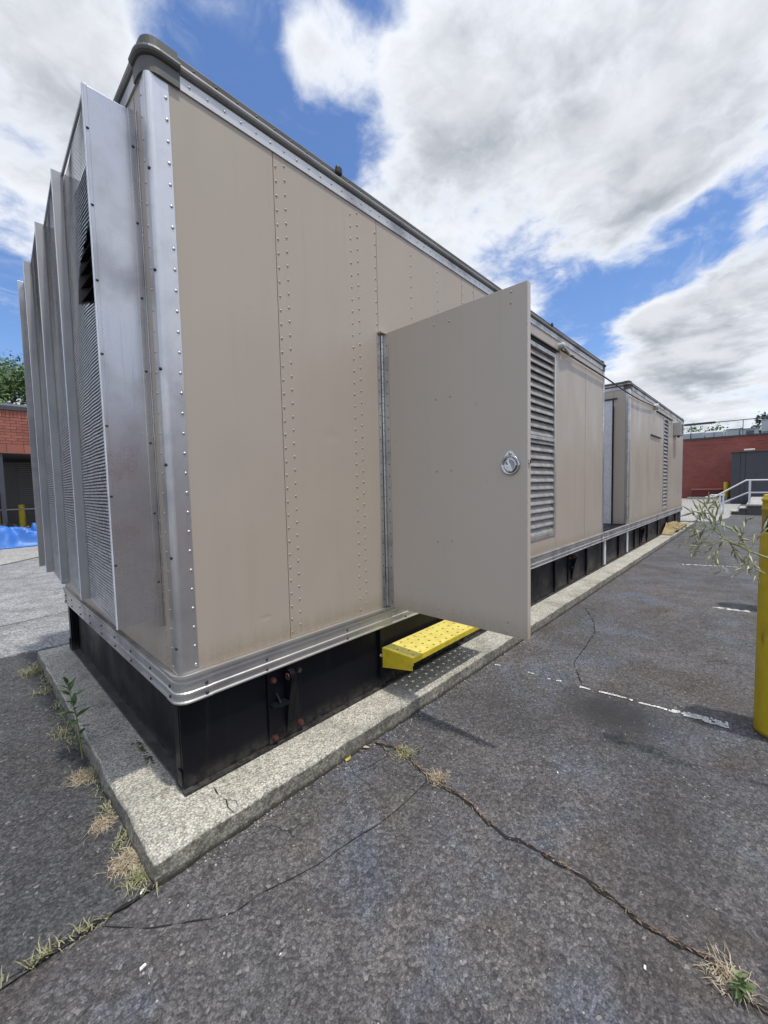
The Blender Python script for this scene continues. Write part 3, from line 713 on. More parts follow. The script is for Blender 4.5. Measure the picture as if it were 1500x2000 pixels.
for k in range(4):
    ya, yb = FY[k] + .014, FY[k + 1] - .001
    zt0, zt1 = (3.06, 3.105) if k == 0 else (HZ1 - .01, HZ1 - .01)
    xa_, xb_ = HX + .004, HB + .008
    def on(u, z, d=0.0):       # point on the slanted screen; d pushes it into the hood
        return Vector((xa_ + (xb_ - xa_) * u + d, ya + (yb - ya) * u, z))
    f = MB(); w = .018 / (yb - ya); dv = Vector((-.003, 0, 0)); thk = Vector((.010, .002, 0))
    for (u0, u1, za, zb) in ((0, w, HZ0, zt0), (1 - w, 1, HZ0, zt1)):
        f.prism([on(u0, za) + dv, on(u1, za) + dv, on(u1, zb) + dv, on(u0, zb) + dv], thk)
    f.prism([on(w, HZ0) + dv * .5, on(1 - w, HZ0) + dv * .5, on(1 - w, HZ0 + .02) + dv * .5, on(w, HZ0 + .02) + dv * .5], thk)
    f.prism([on(w, zt0 - .014) + dv * .5, on(1 - w, zt1 - .014) + dv * .5, on(1 - w, zt1) + dv * .5, on(w, zt0) + dv * .5], thk)
    f.build('screen_frame', 'frame_metal', hood)
    s = MB(); NS = 40 if k == 0 else 5
    def torn(u, z):          # the nearest screen is ripped open near its top
        return k == 0 and u < .70 * math.exp(-((z - 2.38) / (.10 if z < 2.38 else .27)) ** 2) - .05
    def dent(u, z):
        if k: return .004 * mnoise.noise(Vector((u * 3 + k * 7, z * 2, 0)))
        return .045 * math.exp(-((u - .16) / .20) ** 2 - ((z - 2.46) / .24) ** 2) + .006 * mnoise.noise(Vector((u * 4, z * 2.5, 0)))
    z = HZ0 + .022
    while z < zt0 - .018:
        vs_ = []
        for i in range(NS + 1):
            u = w + (1 - 2 * w) * i / NS; d = dent(u, z); vs_ += [on(u, z, d), on(u, z + .0078, d + .0014), on(u, z + .0078, d + .004)]
        s.add(vs_, [q for i in range(NS) if not torn((i + .5) / NS, z) for q in ((3 * i, 3 * i + 3, 3 * i + 4, 3 * i + 1), (3 * i + 1, 3 * i + 4, 3 * i + 5, 3 * i + 2))]); z += .0150
    nvw = int((yb - ya) / .016)
    for i in range(1, nvw):
        u = w + (1 - 2 * w) * i / nvw; du = .0014 / (yb - ya); vs_ = []; NZ = 60 if k == 0 else 24
        for j in range(NZ + 1):
            z = HZ0 + .02 + (zt0 - HZ0 - .034) * j / NZ; d = dent(u, z) + .0012; vs_ += [on(u - du, z, d), on(u + du, z, d)]
        s.add(vs_, [(2 * j, 2 * j + 1, 2 * j + 3, 2 * j + 2) for j in range(NZ) if not torn(u, HZ0 + .02 + (zt0 - HZ0 - .034) * (j + .5) / NZ)])
    s.build('mesh_screen', 'wire', hood, kind='stuff')
# door, opened square to the wall
m = MB(); m.box(1.345, -.978, ZR1 + .004, 1.381, -.035, 2.440)
door = m.build('door', 'tan_door', gen, .0015)
rows = [(1.345, y, z) for y, z in ((-.42, 2.383), (-.523, 2.376), (-.423, 1.958), (-.523, 1.959), (-.425, 1.538), (-.527, 1.541), (-.423, 1.118), (-.525, 1.130), (-.423, .705), (-.526, .701), (-.893, 2.412), (-.892, 2.358), (-.87, .723), (-.869, .668))]
rivets(rows, (-1, 0, 0), .0065, 'rivets', 'tan_rivet', door)
hy, hz = -.887, 1.550
m = MB(); ax = (-1, 0, 0); c = (1.345, hy, hz)
m.lathe(c, ax, [(.053, 0), (.053, .004), (.050, .009), (.043, .010), (.040, .006), (.036, .002), (.0, .0012)], 32)
m.lathe(c, ax, [(.034, .001), (.034, .007), (.029, .009), (.020, .004), (.0, .003)], 28)
m.prism([(1.345, hy + .040, hz + .033), (1.345, hy + .022, hz + .058), (1.345, hy + .012, hz + .070), (1.345, hy, hz + .074), (1.345, hy - .012, hz + .070), (1.345, hy - .022, hz + .058), (1.345, hy - .040, hz + .033)], (-.0045, 0, 0))
m.dome((1.3405, hy, hz + .058), ax, .009, .006, 12)
a = R(22); t = Vector((0, math.sin(a), math.cos(a))); n_ = Vector((0, math.cos(a), -math.sin(a))); c_ = Vector((1.344, hy, hz))
m.prism([c_ - t * .033 - n_ * .006, c_ - t * .033 + n_ * .006, c_ + t * .031 + n_ * .006, c_ + t * .031 - n_ * .006], (-.012, 0, 0))
m.build('handle', 'chrome', door)
MB().box(1.352, -.986, 1.553, 1.372, -.9785, 1.575).build('latch', 'chrome', door, .002)
hg = MB(); hg.box(1.300, -.004, DZ0, 1.3265, -.001, DZ1 - .012); hg.box(1.3415, -.060, DZ0, 1.3445, -.012, DZ1 - .012)
hinge = hg.build('hinge', 'rail_aluminium', gen, .0006)
me = MB().tube([(0, 0, 0), (0, 0, .041)], .0075, 8).mesh('knuckle', 'rail_aluminium')
for i in range(41): instance('knuckle', me, (1.3345, -.011, DZ0 + .004 + i * .0433), hinge)
mb = MB()
for i in range(23): mb.dome((1.310, -.004, DZ0 + .05 + i * .076), (0, -1, 0), .0045, .003); mb.dome((1.3415, -.047, DZ0 + .035 + i * .076), (-1, 0, 0), .0045, .003)
mb.build('hinge_screws', 'dark_bolt', hinge, kind='stuff')
box_panel(gen, 'hinge_cover', (1.303, -.034, DZ1 - .008), (1.360, -.001, DZ1 + .002), 'tan_panel')
# step
SX0, SX1, SY0, SY1, SZ = 1.283, 2.24, -.268, -.006, .380
m = MB(); c = .070; ny = 4; cw = (SY1 - SY0) / ny; nx = int((SX1 - SX0) / c); cx = (SX1 - SX0) / nx
def holed(m, x0, y0, x1, y1, r, z, th):
    mx, my = (x0 + x1) / 2, (y0 + y1) / 2; n = 12; out = []; inn = []
    for i in range(n):
        a = 2 * math.pi * i / n + math.pi / 4; ca, sa = math.cos(a), math.sin(a); k = 1 / max(abs(ca), abs(sa))
        out.append((mx + ca * k * (x1 - x0) / 2, my + sa * k * (y1 - y0) / 2)); inn.append((mx + ca * r, my + sa * r))
    vs_ = [(x, y, z) for x, y in out] + [(x, y, z) for x, y in inn] + [(x, y, z - th) for x, y in inn] + [(x, y, z - th) for x, y in out]
    fs = []
    for i in range(n):
        j = (i + 1) % n; fs += [(i, j, n + j, n + i), (n + i, n + j, 2 * n + j, 2 * n + i), (2 * n + i, 2 * n + j, 3 * n + j, 3 * n + i)]
    m.add(vs_, fs)
for j in range(ny):
    y0_ = SY0 + j * cw; off = (j % 2) * cx / 2
    if off:
        m.add([(SX0, y0_, SZ), (SX0 + off, y0_, SZ), (SX0 + off, y0_ + cw, SZ), (SX0, y0_ + cw, SZ)], [(0, 1, 2, 3)])
        m.add([(SX1 - off, y0_, SZ), (SX1, y0_, SZ), (SX1, y0_ + cw, SZ), (SX1 - off, y0_ + cw, SZ)], [(0, 1, 2, 3)])
    for i in range(nx - (1 if off else 0)): holed(m, SX0 + off + i * cx, y0_, SX0 + off + (i + 1) * cx, y0_ + cw, .0088, SZ, .004)
step = m.build('step', 'tread_yellow', gen)
m = MB(); m.box(SX0, SY0 - .004, SZ - .034, SX1, SY0, SZ + .001); [m.prism([(x_, SY1, SZ + .0005), (x_, SY0 - .003, SZ + .0005), (x_, SY0 - .003, SZ - .048), (x_, SY1, SZ - .030)], (.006, 0, 0)) for x_ in (SX0 - .009, SX1 + .003)]; m.build('step_edge', 'step_yellow', step, .001)
for x in (SX0 - .006, SX1 + .003):
    m = MB(); m.prism([(x, SY1, SZ - .020), (x, SY0 + .004, SZ - .020), (x, SY0 + .004, SZ - .084), (x, SY1, SZ - .135)], (.003, 0, 0)); m.build('step_bracket', 'step_yellow', step)
    m = MB(); m.hexbolt((x - .012, -.002, SZ - .05), (0, -1, 0), .008, .012); m.build('step_bolt', 'rivet_metal', step)
# lamp and conduit along the side above the vent
m = MB(); m.tube([(4.44, -.035, 3.03), (6.34, -.035, 3.03)], .011, 8); m.build('conduit', 'cable_black', gen)
m = MB(); m.lathe((4.47, -.0, 3.085), (0, -1, 0), [(.038, 0), (.038, .05), (.032, .065), (0, .065)], 16); m.tube([(4.47, -.06, 3.06), (4.6, -.05, 3.045), (4.72, -.035, 3.03)], .016, 8)
m.tube([(4.55, -.03, 3.07), (4.75, -.03, 3.05), (4.9, -.03, 3.06)], .010, 6); m.build('junction_box', 'box_grey', gen)

# second enclosure: open deck first, body behind it
X2A, X2B, XD = 6.42, 14.75, 7.97
g2 = empty('generator_enclosure', (X2A, 0, ZP), 'farther tan enclosure with streaked panels and an open deck at its near end', 'generator', G1)
skid(g2, X2A, X2B, (7.4, 8.6, 9.8, 11.0, 12.3, 13.6), (9.2,))
rail_set(g2, X2A, X2B)
box_panel(g2, 'deck', (X2A + .03, .03, ZR1 - .03), (X2B - .03, YB - .03, ZR1 - .006), 'skid_black')
X2E = 14.68
for (a, b) in ((XD + .086, 8.60), (8.603, 9.19), (9.193, 9.93), (10.983, 11.40), (12.106, 12.75), (12.753, 13.9), (13.903, X2E - .086)):
    box_panel(g2, 'side_panel', (a, 0, z0), (b, T, z1))
box_panel(g2, 'side_panel', (9.933, 0, z0), (10.98, T, 2.44)); box_panel(g2, 'side_panel', (9.933, 0, 2.46), (10.98, T, z1))
box_panel(g2, 'drip_lip', (9.86, -.03, 2.443), (11.02, -.001, 2.458), 'dark_bolt')
box_panel(g2, 'side_panel', (11.403, 0, 2.995), (12.103, T, z1)); box_panel(g2, 'side_panel', (11.403, 0, z0), (12.103, T, .70))
vent(g2, 11.405, 12.10, .703, 2.992, 24, False)
box_panel(g2, 'drip_lip', (10.45, -.03, 3.02), (12.6, -.001, 3.036), 'dark_bolt')
box_panel(g2, 'back_panel', (XD + .01, YB - T, z0), (X2E - .01, YB, z1)); box_panel(g2, 'end_panel', (X2E - T, .065, z0), (X2E, YB - .065, z1))
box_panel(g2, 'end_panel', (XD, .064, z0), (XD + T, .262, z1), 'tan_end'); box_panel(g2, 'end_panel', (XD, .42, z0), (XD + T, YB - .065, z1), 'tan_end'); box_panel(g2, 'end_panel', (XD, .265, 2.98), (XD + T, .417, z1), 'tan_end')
box_panel(g2, 'door_jamb', (XD - .006, .285, z0), (XD + T, .417, 2.975), 'rail_white')  # near-white rather than bare metal, to offset the shade in the gap
rivets(vrow(XD - .006, .31, z0 + .05, 2.95, .09), (-1, 0, 0), .006, 'rivets', 'rivet_metal', g2)
MB().tube([(XD - .02, .255, z0 + .02), (XD - .02, .255, 2.70), (XD - .03, .25, 2.76), (XD - .015, .26, 2.86)], .009, 6).build('lock_rod', 'dark_bolt', g2)
box_panel(g2, 'drip_lip', (XD - .04, .20, 2.985), (XD - .001, .62, 3.0), 'dark_bolt')
posts(g2, XD, X2E, False)
roofing(g2, XD, X2E)
rivets(vrow(8.615, 0, rz0, rz1, .09) + vrow(9.2, 0, rz0, rz1, .09), pr, .0055, 'rivets', 'tan_rivet', g2)
m = MB(); m.box(12.85, -.17, 2.66, 13.35, -.001, 3.0)
wb = m.build('wall_box', 'box_grey', g2, .006)
me = MB().prism([(0, 0, 0), (.0, -.03, -.03), (.0, -.03, -.036), (.0, 0, -.012)], (.34, 0, 0)).mesh('louvre_blade', 'box_grey')
for i in range(4): instance('louvre_blade', me, (12.93, -.171, 2.78 + i * .06), wb)
MB().lathe((13.1, -.085, 2.66), (0, 0, -1), [(.03, 0), (.03, .05), (0, .05)], 10).build('drain', 'dark_bolt', wb)
m = MB(); m.lathe((10.2, 0, 3.085), (0, -1, 0), [(.07, 0), (.07, .08), (0, .08)], 12); m.build('junction_box', 'box_grey', g2)
for x in (6.50, 7.98):
    box_panel(g2, 'skid_post', (x, .008, ZP + .02), (x + .075, .026, ZR0 - .004), 'rail_white')
# cable between them
pts = []
for i in range(25):
    t = i / 24; pts.append((6.34 + (10.15 - 6.34) * t, -.035 - .01 * math.sin(t * 3.1), 3.03 + .05 * t - .05 * math.sin(math.pi * t)))
MB().tube(pts + [(10.2, -.05, 3.07)], .011, 8).build('cable', 'cable_black', label='thin black cable strung across the gap between the two tan enclosures', cat='cable')

# ------------------------------------------------------------------ bollards and the jug
GB = 'yellow steel bollards'
def bollard(x, y, z, r, h, label, rings=False):
    prof = [(r, -.02), (r, h - .012), (r * .985, h - .004), (r * .93, h)]
    if rings: prof = [(r, -.02), (r, h - .16), (r * 1.05, h - .155), (r * 1.05, h - .135), (r, h - .13), (r, h - .06), (r * 1.06, h - .055), (r * 1.06, h - .035), (r * .98, h - .03), (r * .96, h), (r * .9, h + .012)]
    b = MB().lathe((x, y, z), (0, 0, 1), prof + [(0, prof[-1][1])], 28).build('bollard', 'bollard_yellow', origin=(x, y, z), label=label, cat='bollard', group=GB)
    return b
bollard(2.50, -1.965, 0, .135, 1.155, 'nearest thick scuffed yellow bollard by the end of the white line, black jug on top')
bollard(5.45, -1.98, 0, .15, 1.262, 'yellow bollard with raised rings directly behind the nearest bollard', True)
m = MB(); m.lathe((2.50, -1.965, 1.156), (0, 0, 1), [(0, 0), (.118, 0), (.125, .012), (.122, .05), (.105, .10), (.07, .15), (.035, .18), (.032, .215), (.04, .217), (.04, .245), (0, .245)], 24)
jug = m.build('jug', 'black_plastic', label='black plastic jug with purple label standing on the nearest bollard', cat='jug', origin=(2.5, -1.965, 1.156))
def jlab(name, mat, z0_, z1_, r0, r1, a0, a1):
    m = MB(); n = 8; vs_ = []
    for i in range(n + 1):
        a = R(a0 + (a1 - a0) * i / n); vs_ += [(2.5 + r0 * math.cos(a), -1.965 + r0 * math.sin(a), z0_), (2.5 + r1 * math.cos(a), -1.965 + r1 * math.sin(a), z1_)]
    m.add(vs_, [(2 * i, 2 * i + 2, 2 * i + 3, 2 * i + 1) for i in range(n)]); m.build(name, mat, jug)
jlab('label', 'label_purple', 1.215, 1.245, .1215, .1125, 140, 215)

# ------------------------------------------------------------------ left brick loading dock
BY = 14.6
dock = empty('brick_building', (0, BY, 0), 'low red brick building with a dark loading bay behind the tarps', 'building')
m = MB(); m.box(-9, BY + .02, 2.70, 14, BY + .3, 4.0); m.build('wall', 'mortar', dock)
MB().box(-9, BY + .005, 2.70, -.605, BY + .0195, 3.998).build('wall_brickwork', 'brick_wall', dock); MB().box(2.62, BY + .005, 2.70, 14, BY + .0195, 3.998).build('wall_brickwork', 'brick_wall', dock)
bm1 = MB().box(0, 0, 0, .251, .03, .0775).mesh('brick', 'brick_red'); bm2 = MB().box(0, 0, 0, .0775, .03, .205).mesh('brick', 'brick_red'); bm3 = MB().box(0, 0, 0, .38, .03, .27).mesh('brick', 'brick_red')
for r_ in range(9):
    for i in range(12):
        x = -.60 + i * .26 + (r_ % 2) * .13
        if x + .25 > 2.62: continue
        instance('brick', bm1, (x, BY - .008 + random.uniform(-.003, .003), 2.985 + r_ * .0865), dock)
for i in range(37): instance('brick', bm2, (-.60 + i * .0865, BY - .008 + random.uniform(-.003, .003), 3.768), dock)
for i in range(8): instance('brick', bm3, (-.60 + i * .392, BY - .006, 2.705), dock)
m = MB(); m.prism([(-9, BY - .05, 3.98), (-9, BY - .05, 4.10), (-9, BY + .30, 4.225), (-9, BY + .30, 3.98)], (23, 0, 0)); m.build('roof_cap', 'cap_metal', dock)
MB().box(-9, BY + .30, 3.9, 14, BY + 14, 4.0).build('roof', 'roof_dark', dock)
for (a, b) in (((-9, BY + 5.2, 0), (14, BY + 5.4, 3.9)), ((-9, BY + .3, 0), (-8.8, BY + 5.2, 3.9)), ((13.8, BY + .3, 0), (14, BY + 5.2, 3.9))): MB().box(*a, *b).build('back_wall', 'dock_grey', dock)
MB().box(-9, BY + .301, 2.74, 14, BY + 5.2, 2.9).build('ceiling', 'dock_grey', dock)
MB().box(.36, BY + .03, 0, .47, BY + .14, 2.698).build('post', 'slate_grey', dock, .004)
MB().box(8.2, BY + .03, 0, 8.31, BY + .14, 2.698).build('post', 'slate_grey', dock, .004)
m = MB(); m.box(.66, BY + 2.9, .05, 1.5, BY + 2.94, 2.6); dd = m.build('dock_door', 'dock_grey', dock)
me = MB().box(0, 0, 0, .52, .03, .016).mesh('shutter_slat', 'shutter_grey')
for i in range(20): instance('shutter_slat', me, (1.02, BY + 2.85, 1.15 + i * .075), dd)
MB().tube([(-8.5, BY + 1.5, .98), (13.5, BY + 1.5, .98)], .022, 8).build('guard_rail', 'rail_aluminium', dock)
bollard(1.00, BY + 2.3, 0, .09, 1.12, 'yellow bollard in the shade of the loading bay, right of the grey post')
bollard(.36, BY + 2.3, 0, .09, 1.12, 'yellow bollard in the shade of the loading bay, left of the grey post')

def tarp(name, mat, x0, y0, x1, y1, h, seed, label, amp=1.0):
    m = MB(); nx, ny = 110, 40; vs_ = []
    for j in range(ny + 1):
        for i in range(nx + 1):
            u, v = i / nx, j / ny; x = x0 + (x1 - x0) * u; y = y0 + (y1 - y0) * v
            e = min(1, 7 * v, 9 * (1 - v), 9 * u, 9 * (1 - u))
            w = mnoise.noise(Vector((x * 1.3 + seed, y * 1.1, 0))) * .6
            n = 1 - math.sqrt(mnoise.noise(Vector((x * 2.2 + y * 1.4 + w + seed, y * 2.0 - x * .8 + w, seed))) ** 2 + .004) * 2.4
            n2 = 1 - abs(mnoise.noise(Vector((x * 5.5 - y * 4 + w * 3, y * 3.5 + x, seed + 5)))) * 2
            z = h * (.30 + .46 * max(0, n) + .10 * n2 + .45 * w) * math.sin(math.pi * min(1, .12 + v * .9)) ** .6
            vs_.append((x + .1 * mnoise.noise(Vector((x * 2, y * 2, 9))), y + .12 * mnoise.noise(Vector((x * 2, y * 3, seed))), max(.012, z * e) + .012))
    m.add(vs_, [(j * (nx + 1) + i, j * (nx + 1) + i + 1, (j + 1) * (nx + 1) + i + 1, (j + 1) * (nx + 1) + i) for j in range(ny) for i in range(nx)], True)
    return m.build(name, mat, label=label, cat='tarp', origin=((x0 + x1) / 2, (y0 + y1) / 2, 0))
tarp('tarp', 'tarp_blue', -1.6, 13.0, 2.4, 14.2, .78, 3.0, 'crumpled bright blue tarp on the concrete in front of the loading bay')
tarp('tarp', 'tarp_black', -1.9, 14.3, 3.0, 15.5, .80, 8.0, 'heaped black plastic sheeting behind the blue tarp under the brick')

# ------------------------------------------------------------------ right brick building, rooftop plant
BX = 38.0
rb = empty('brick_building', (BX, 2, 0), 'maroon brick building in the far distance beyond the enclosures', 'building')
MB().box(BX, -16, 0, BX + .3, 14, 4.42).build('wall', 'maroon_brick', rb)
MB().box(2, -24, 0, BX - .001, -15.7, 4.42).build('wall', 'maroon_brick', rb); MB().box(1.9, -24.1, 4.421, BX - .07, -15.6, 4.545).build('roof_cap', 'cap_metal', rb)  # unseen wing, added for its reflection in the hood metal
MB().box(BX + .3, -16, 0, BX + 24, 14, 4.35).build('roof', 'roof_dark', rb)
MB().box(BX - .06, -16, 4.42, BX + .4, 14, 4.545).build('roof_cap', 'cap_metal', rb)
MB().box(BX - .025, -16, 4.08, BX - .001, 14, 4.13).build('brick_course', 'maroon_pale', rb)
m = MB(); m.tube([(BX + .6, 14, 5.66), (BX + .6, -16, 5.66)], .03, 6)
for y in range(-16, 15, 3): m.tube([(BX + .6, y + .4, 4.35), (BX + .6, y + .4, 5.66)], .025, 6)
m.build('roof_railing', 'slate_grey', rb)
MB().box(BX + .55, .95, 5.60, BX + .75, 8, 5.74).build('roof_pipe', 'slate_grey', rb)
m = MB(); m.box(BX - 1.0, .40, .0, BX - .02, 2.1, .66); lw = m.build('low_wall', 'maroon_dark', label='low dark red wall at the foot of the maroon brick building', cat='wall')
MB().box(BX - 1.05, .36, .66, BX - .02, 2.16, .74).build('coping', 'maroon_pale', lw); MB().box(BX - 1.5, .05, .0, BX - 1.06, 2.3, .16).build('kerb', 'step_concrete', lw)
bollard(BX - .9, .15, 0, .15, 1.22, 'distant yellow bollard against the maroon wall beside the grey lean-to')
GR = 'rooftop plant on the maroon building'
def tank(y0, y1, h, label):
    r = .55; prof = [(BX + 2.0, 4.35), (BX + 3.6, 4.35)] + [(BX + 2.8 + .8 * math.cos(R(a)), 4.35 + h - .16 + .16 * math.sin(R(a))) for a in range(0, 181, 20)]
    m = MB(); m.prism([(x, y0, z) for x, z in prof], (0, y1 - y0, 0)); o = m.build('rooftop_unit', 'rooftop_grey', label=label, cat='rooftop unit', group=GR, bevel=.03)
    MB().box(BX + 1.96, y0 - .03, 4.36, BX + 1.999, y1 + .03, 4.50).build('base_frame', 'slate_grey', o)
    mm = MB().box(BX + 1.98, (y0 + y1) / 2 - .012, 4.51, BX + 1.999, (y0 + y1) / 2 + .012, 4.35 + h - .2); mm.build('seam', 'roof_dark', o)
    return o
tank(1.75, 3.4, .92, 'long pale rounded rooftop unit nearest the tan enclosure'); tank(.58, 1.65, .88, 'pale rounded rooftop unit, second from the tan enclosure')
def rtu(y0, y1, h, label, grille=None):
    m = MB(); m.box(BX + 1.6, y0, 4.35, BX + 3.2, y1, 4.35 + h); o = m.build('rooftop_unit', 'rooftop_grey', label=label, cat='rooftop unit', group=GR, bevel=.03)
    MB().box(BX + 1.58, y0 + .06, 4.35 + h * .30, BX + 1.599, y1 - .06, 4.35 + h * .34).build('seam', 'roof_dark', o)
    if grille:
        ga, gb = grille; MB().box(BX + 1.57, ga, 4.45, BX + 1.597, gb, 4.35 + h - .12).build('grille', 'roof_dark', o)
        me = MB().box(0, 0, 0, .02, (gb - ga), .02).mesh('grille_bar', 'rooftop_grey')
        for i in range(4): instance('grille_bar', me, (BX + 1.545, ga, 4.48 + i * .13), o)
    MB().box(BX + 1.55, y0 - .03, 4.35 + h, BX + 3.25, y1 + .03, 4.35 + h + .04).build('lid', 'rooftop_grey', o)
    return o
rtu(-.35, .35, .78, 'small pale boxy rooftop unit right of the two rounded ones'); rtu(-1.42, -.42, .72, 'low pale rooftop unit with a dark grille', (-1.18, -.75)); rtu(-2.9, -1.56, 1.25, 'tall pale rooftop unit at the right edge of the roof')
m = MB()
for y in (.47, .42): m.tube([(BX + 1.8, y, 4.35), (BX + 1.8, y, 5.05), (BX + 1.9, y - .1, 5.15)], .05, 8)
m.build('vent_pipe', 'rooftop_grey', label='bent pale vent pipes between the rooftop units', cat='vent pipe')
# dark clad lean-to with panels
lt = empty('lean_to', (30, -1.5, 0), 'dark grey panelled lean-to before the maroon brick wall', 'shed')
MB().box(30.03, -6, 0, 37.9, -.42, 2.93).build('wall', 'slate_grey', lt)
for a, b in ((-.42, -.80), (-.82, -1.02), (-1.04, -2.6), (-2.62, -4.2), (-4.22, -6)): MB().box(30.0, b, .02, 30.029, a, 2.92).build('wall_panel', 'slate_grey', lt, .004)
MB().box(29.9, -6.05, 2.931, 37.95, -.34, 3.0).build('roof_trim', 'trim_brown', lt)
m = MB(); m.box(29.93, -1.40, 3.001, 30.1, -.94, 3.09); m.build('strip_light', 'paint_white', lt, .02)
# loading platform, steps, handrail
pf = empty('loading_platform', (21, -2.4, 0), 'concrete platform and steps behind the bollards at the right edge', 'platform')
MB().box(20.9, -5, 0, 29.8, -1.36, .36).build('platform_base', 'dock_grey', pf); MB().box(20.84, -5, .3605, 29.8, -1.33, .42).build('platform_top', 'step_concrete', pf)
for i, (y0, y1, z) in enumerate(((-1.355, -1.12, .27), (-1.118, -.88, .14))):
    MB().box(20.95, y0, 0, 22.6, y1, z - .03).build('step', 'dock_grey', pf); MB().box(20.9, y0 - .0, z - .0295, 22.65, y1 + .02, z).build('tread', 'step_concrete', pf)
hr = empty('handrail', (21, -1.4, 0), 'white pipe handrail climbing the platform steps', 'handrail')
def pipe(nm, pts, r=.028): MB().tube(pts, r, 8).build(nm, 'rail_white', hr)
pipe('top_rail', [(21, -.05, .70), (21, -.36, .73), (21, -1.30, 1.375), (21, -4.6, 1.375)]); pipe('mid_rail', [(21, -.50, .41), (21, -1.36, .885), (21, -4.6, .885)])
for y in (-1.42, -2.7, -4.0): pipe('post', [(21, y, .42), (21, y, 1.37)], .035)
pipe('post', [(21, -.52, .0), (21, -.52, .83)]); pipe('post', [(21, -.62, .0), (21, -.62, .90)])
h2 = empty('handrail', (24, -.2, 0), 'low bent white pipe hoop left of the platform steps', 'handrail')
MB().tube([(24, .05, .0), (24, .05, .62), (24, .0, .70), (24, -.5, .70)], .03, 8).build('hoop', 'rail_white', h2); MB().tube([(24, -.02, .28), (24, -.5, .28)], .025, 8).build('mid_rail', 'rail_white', h2)

# ------------------------------------------------------------------ trees
def tree(name, x, y, zb, h, rx, rz, nleaf, leaf, mat, label, group, seed, clumps=16, trunk=.25):
    rnd = random.Random(seed)
    root = empty(name, (x, y, zb), label, 'tree', group)
    m = MB(); top = h - rz * .6
    m.tube([(x, y, zb), (x + .1, y, zb + top * .5), (x, y + .1, zb + top)], [trunk, trunk * .75, trunk * .35], 8)
    cl = []
    for i in range(clumps):
        a = rnd.uniform(0, 6.283); q = math.sqrt(rnd.random()); zz = rnd.uniform(-1, 1)
        rr = rx * q * math.sqrt(max(.05, 1 - zz * zz * .8))
        c = Vector((x + rr * math.cos(a), y + rr * math.sin(a), zb + h - rz + zz * rz)); cl.append((c, rnd.uniform(.28, .5) * rx))
        m.tube([(x, y, zb + top * rnd.uniform(.45, .95)), (Vector((x, y, zb + top)) + c) / 2 + Vector((0, 0, -.2)), c], [trunk * .35, trunk * .22, trunk * .08], 5)
    m.build('trunk', 'bark', root)
    m = MB()
    for i in range(nleaf):
        c, r = cl[rnd.randrange(len(cl))]
        d = Vector((rnd.gauss(0, 1), rnd.gauss(0, 1), rnd.gauss(0, .8))).normalized() * r * rnd.random() ** .45; p = c + d
        n = (d.normalized() + Vector((rnd.gauss(0, .7), rnd.gauss(0, .7), rnd.gauss(.3, .6)))).normalized(); t = n.orthogonal().normalized(); t.rotate(Matrix.Rotation(rnd.uniform(0, 6.28), 3, n)); b = n.cross(t); s = leaf * rnd.uniform(.6, 1.3)
        m.add([p - t * s, p + b * s * .5 + n * s * .1, p + t * s, p - b * s * .5 + n * s * .1], [(0, 1, 2, 3)])
    m.build('crown', mat, root)
GT = 'trees beyond the buildings'
tree('tree', 1.2, 27, 0, 8.0, 3.2, 2.3, 20000, .095, 'tree_leaf', 'full green tree rising behind the loading bay building', GT, 3, 26)
tree('tree', -3.5, 29, 0, 8.4, 3.4, 2.5, 14000, .10, 'tree_leaf', 'broad green tree farther left behind the loading bay building', GT, 5, 24)
tree('tree', 66, -1.9, 0, 8.7, 1.8, 1.8, 420, .24, 'tree_leaf_dark', 'sparse dark tree poking above the rooftop units at the right', GT, 11, 22, .16)
tree('tree', 66, .3, 0, 7.4, 1.2, 1.2, 170, .22, 'tree_leaf_dark', 'small sparse dark tree between the low rooftop units', GT, 12, 12, .12)
tree('tree', 66, 4.0, 0, 8.2, 2.2, 1.3, 420, .2, 'tree_leaf', 'thin pale green tree behind the rounded rooftop units', GT, 13, 16, .1)

# ------------------------------------------------------------------ weeds, straw, litter
def blades(m, x, y, z, n, spread, length, up, rnd, w=.003, dirv=None):
    for i in range(n):
        a = rnd.uniform(0, 6.283); d = Vector((math.cos(a), math.sin(a), 0))
        if dirv is not None and rnd.random() < .7: d = (Vector(dirv) + d * .7).normalized()
        p = Vector((x + rnd.gauss(0, spread), y + rnd.gauss(0, spread), z)); L = length * rnd.uniform(.35, 1.15); u = up * rnd.uniform(.2, 1.2)
        s = Vector((-d.y, d.x, 0)) * w * rnd.uniform(.5, 1.2); k = Vector((rnd.gauss(0, .25), rnd.gauss(0, .25), 0)) * L
        p1 = p + d * L * .5 + Vector((0, 0, u * L * .8)); p2 = p + d * L + k + Vector((0, 0, max(.002, u * L * (.9 if up > .6 else .25))))
        m.add([p - s, p + s, p1 + s, p1 - s, p2], [(0, 1, 2, 3), (3, 2, 4)])
rnd = random.Random(21)
GS = 'dry grass tufts along the pad edge'
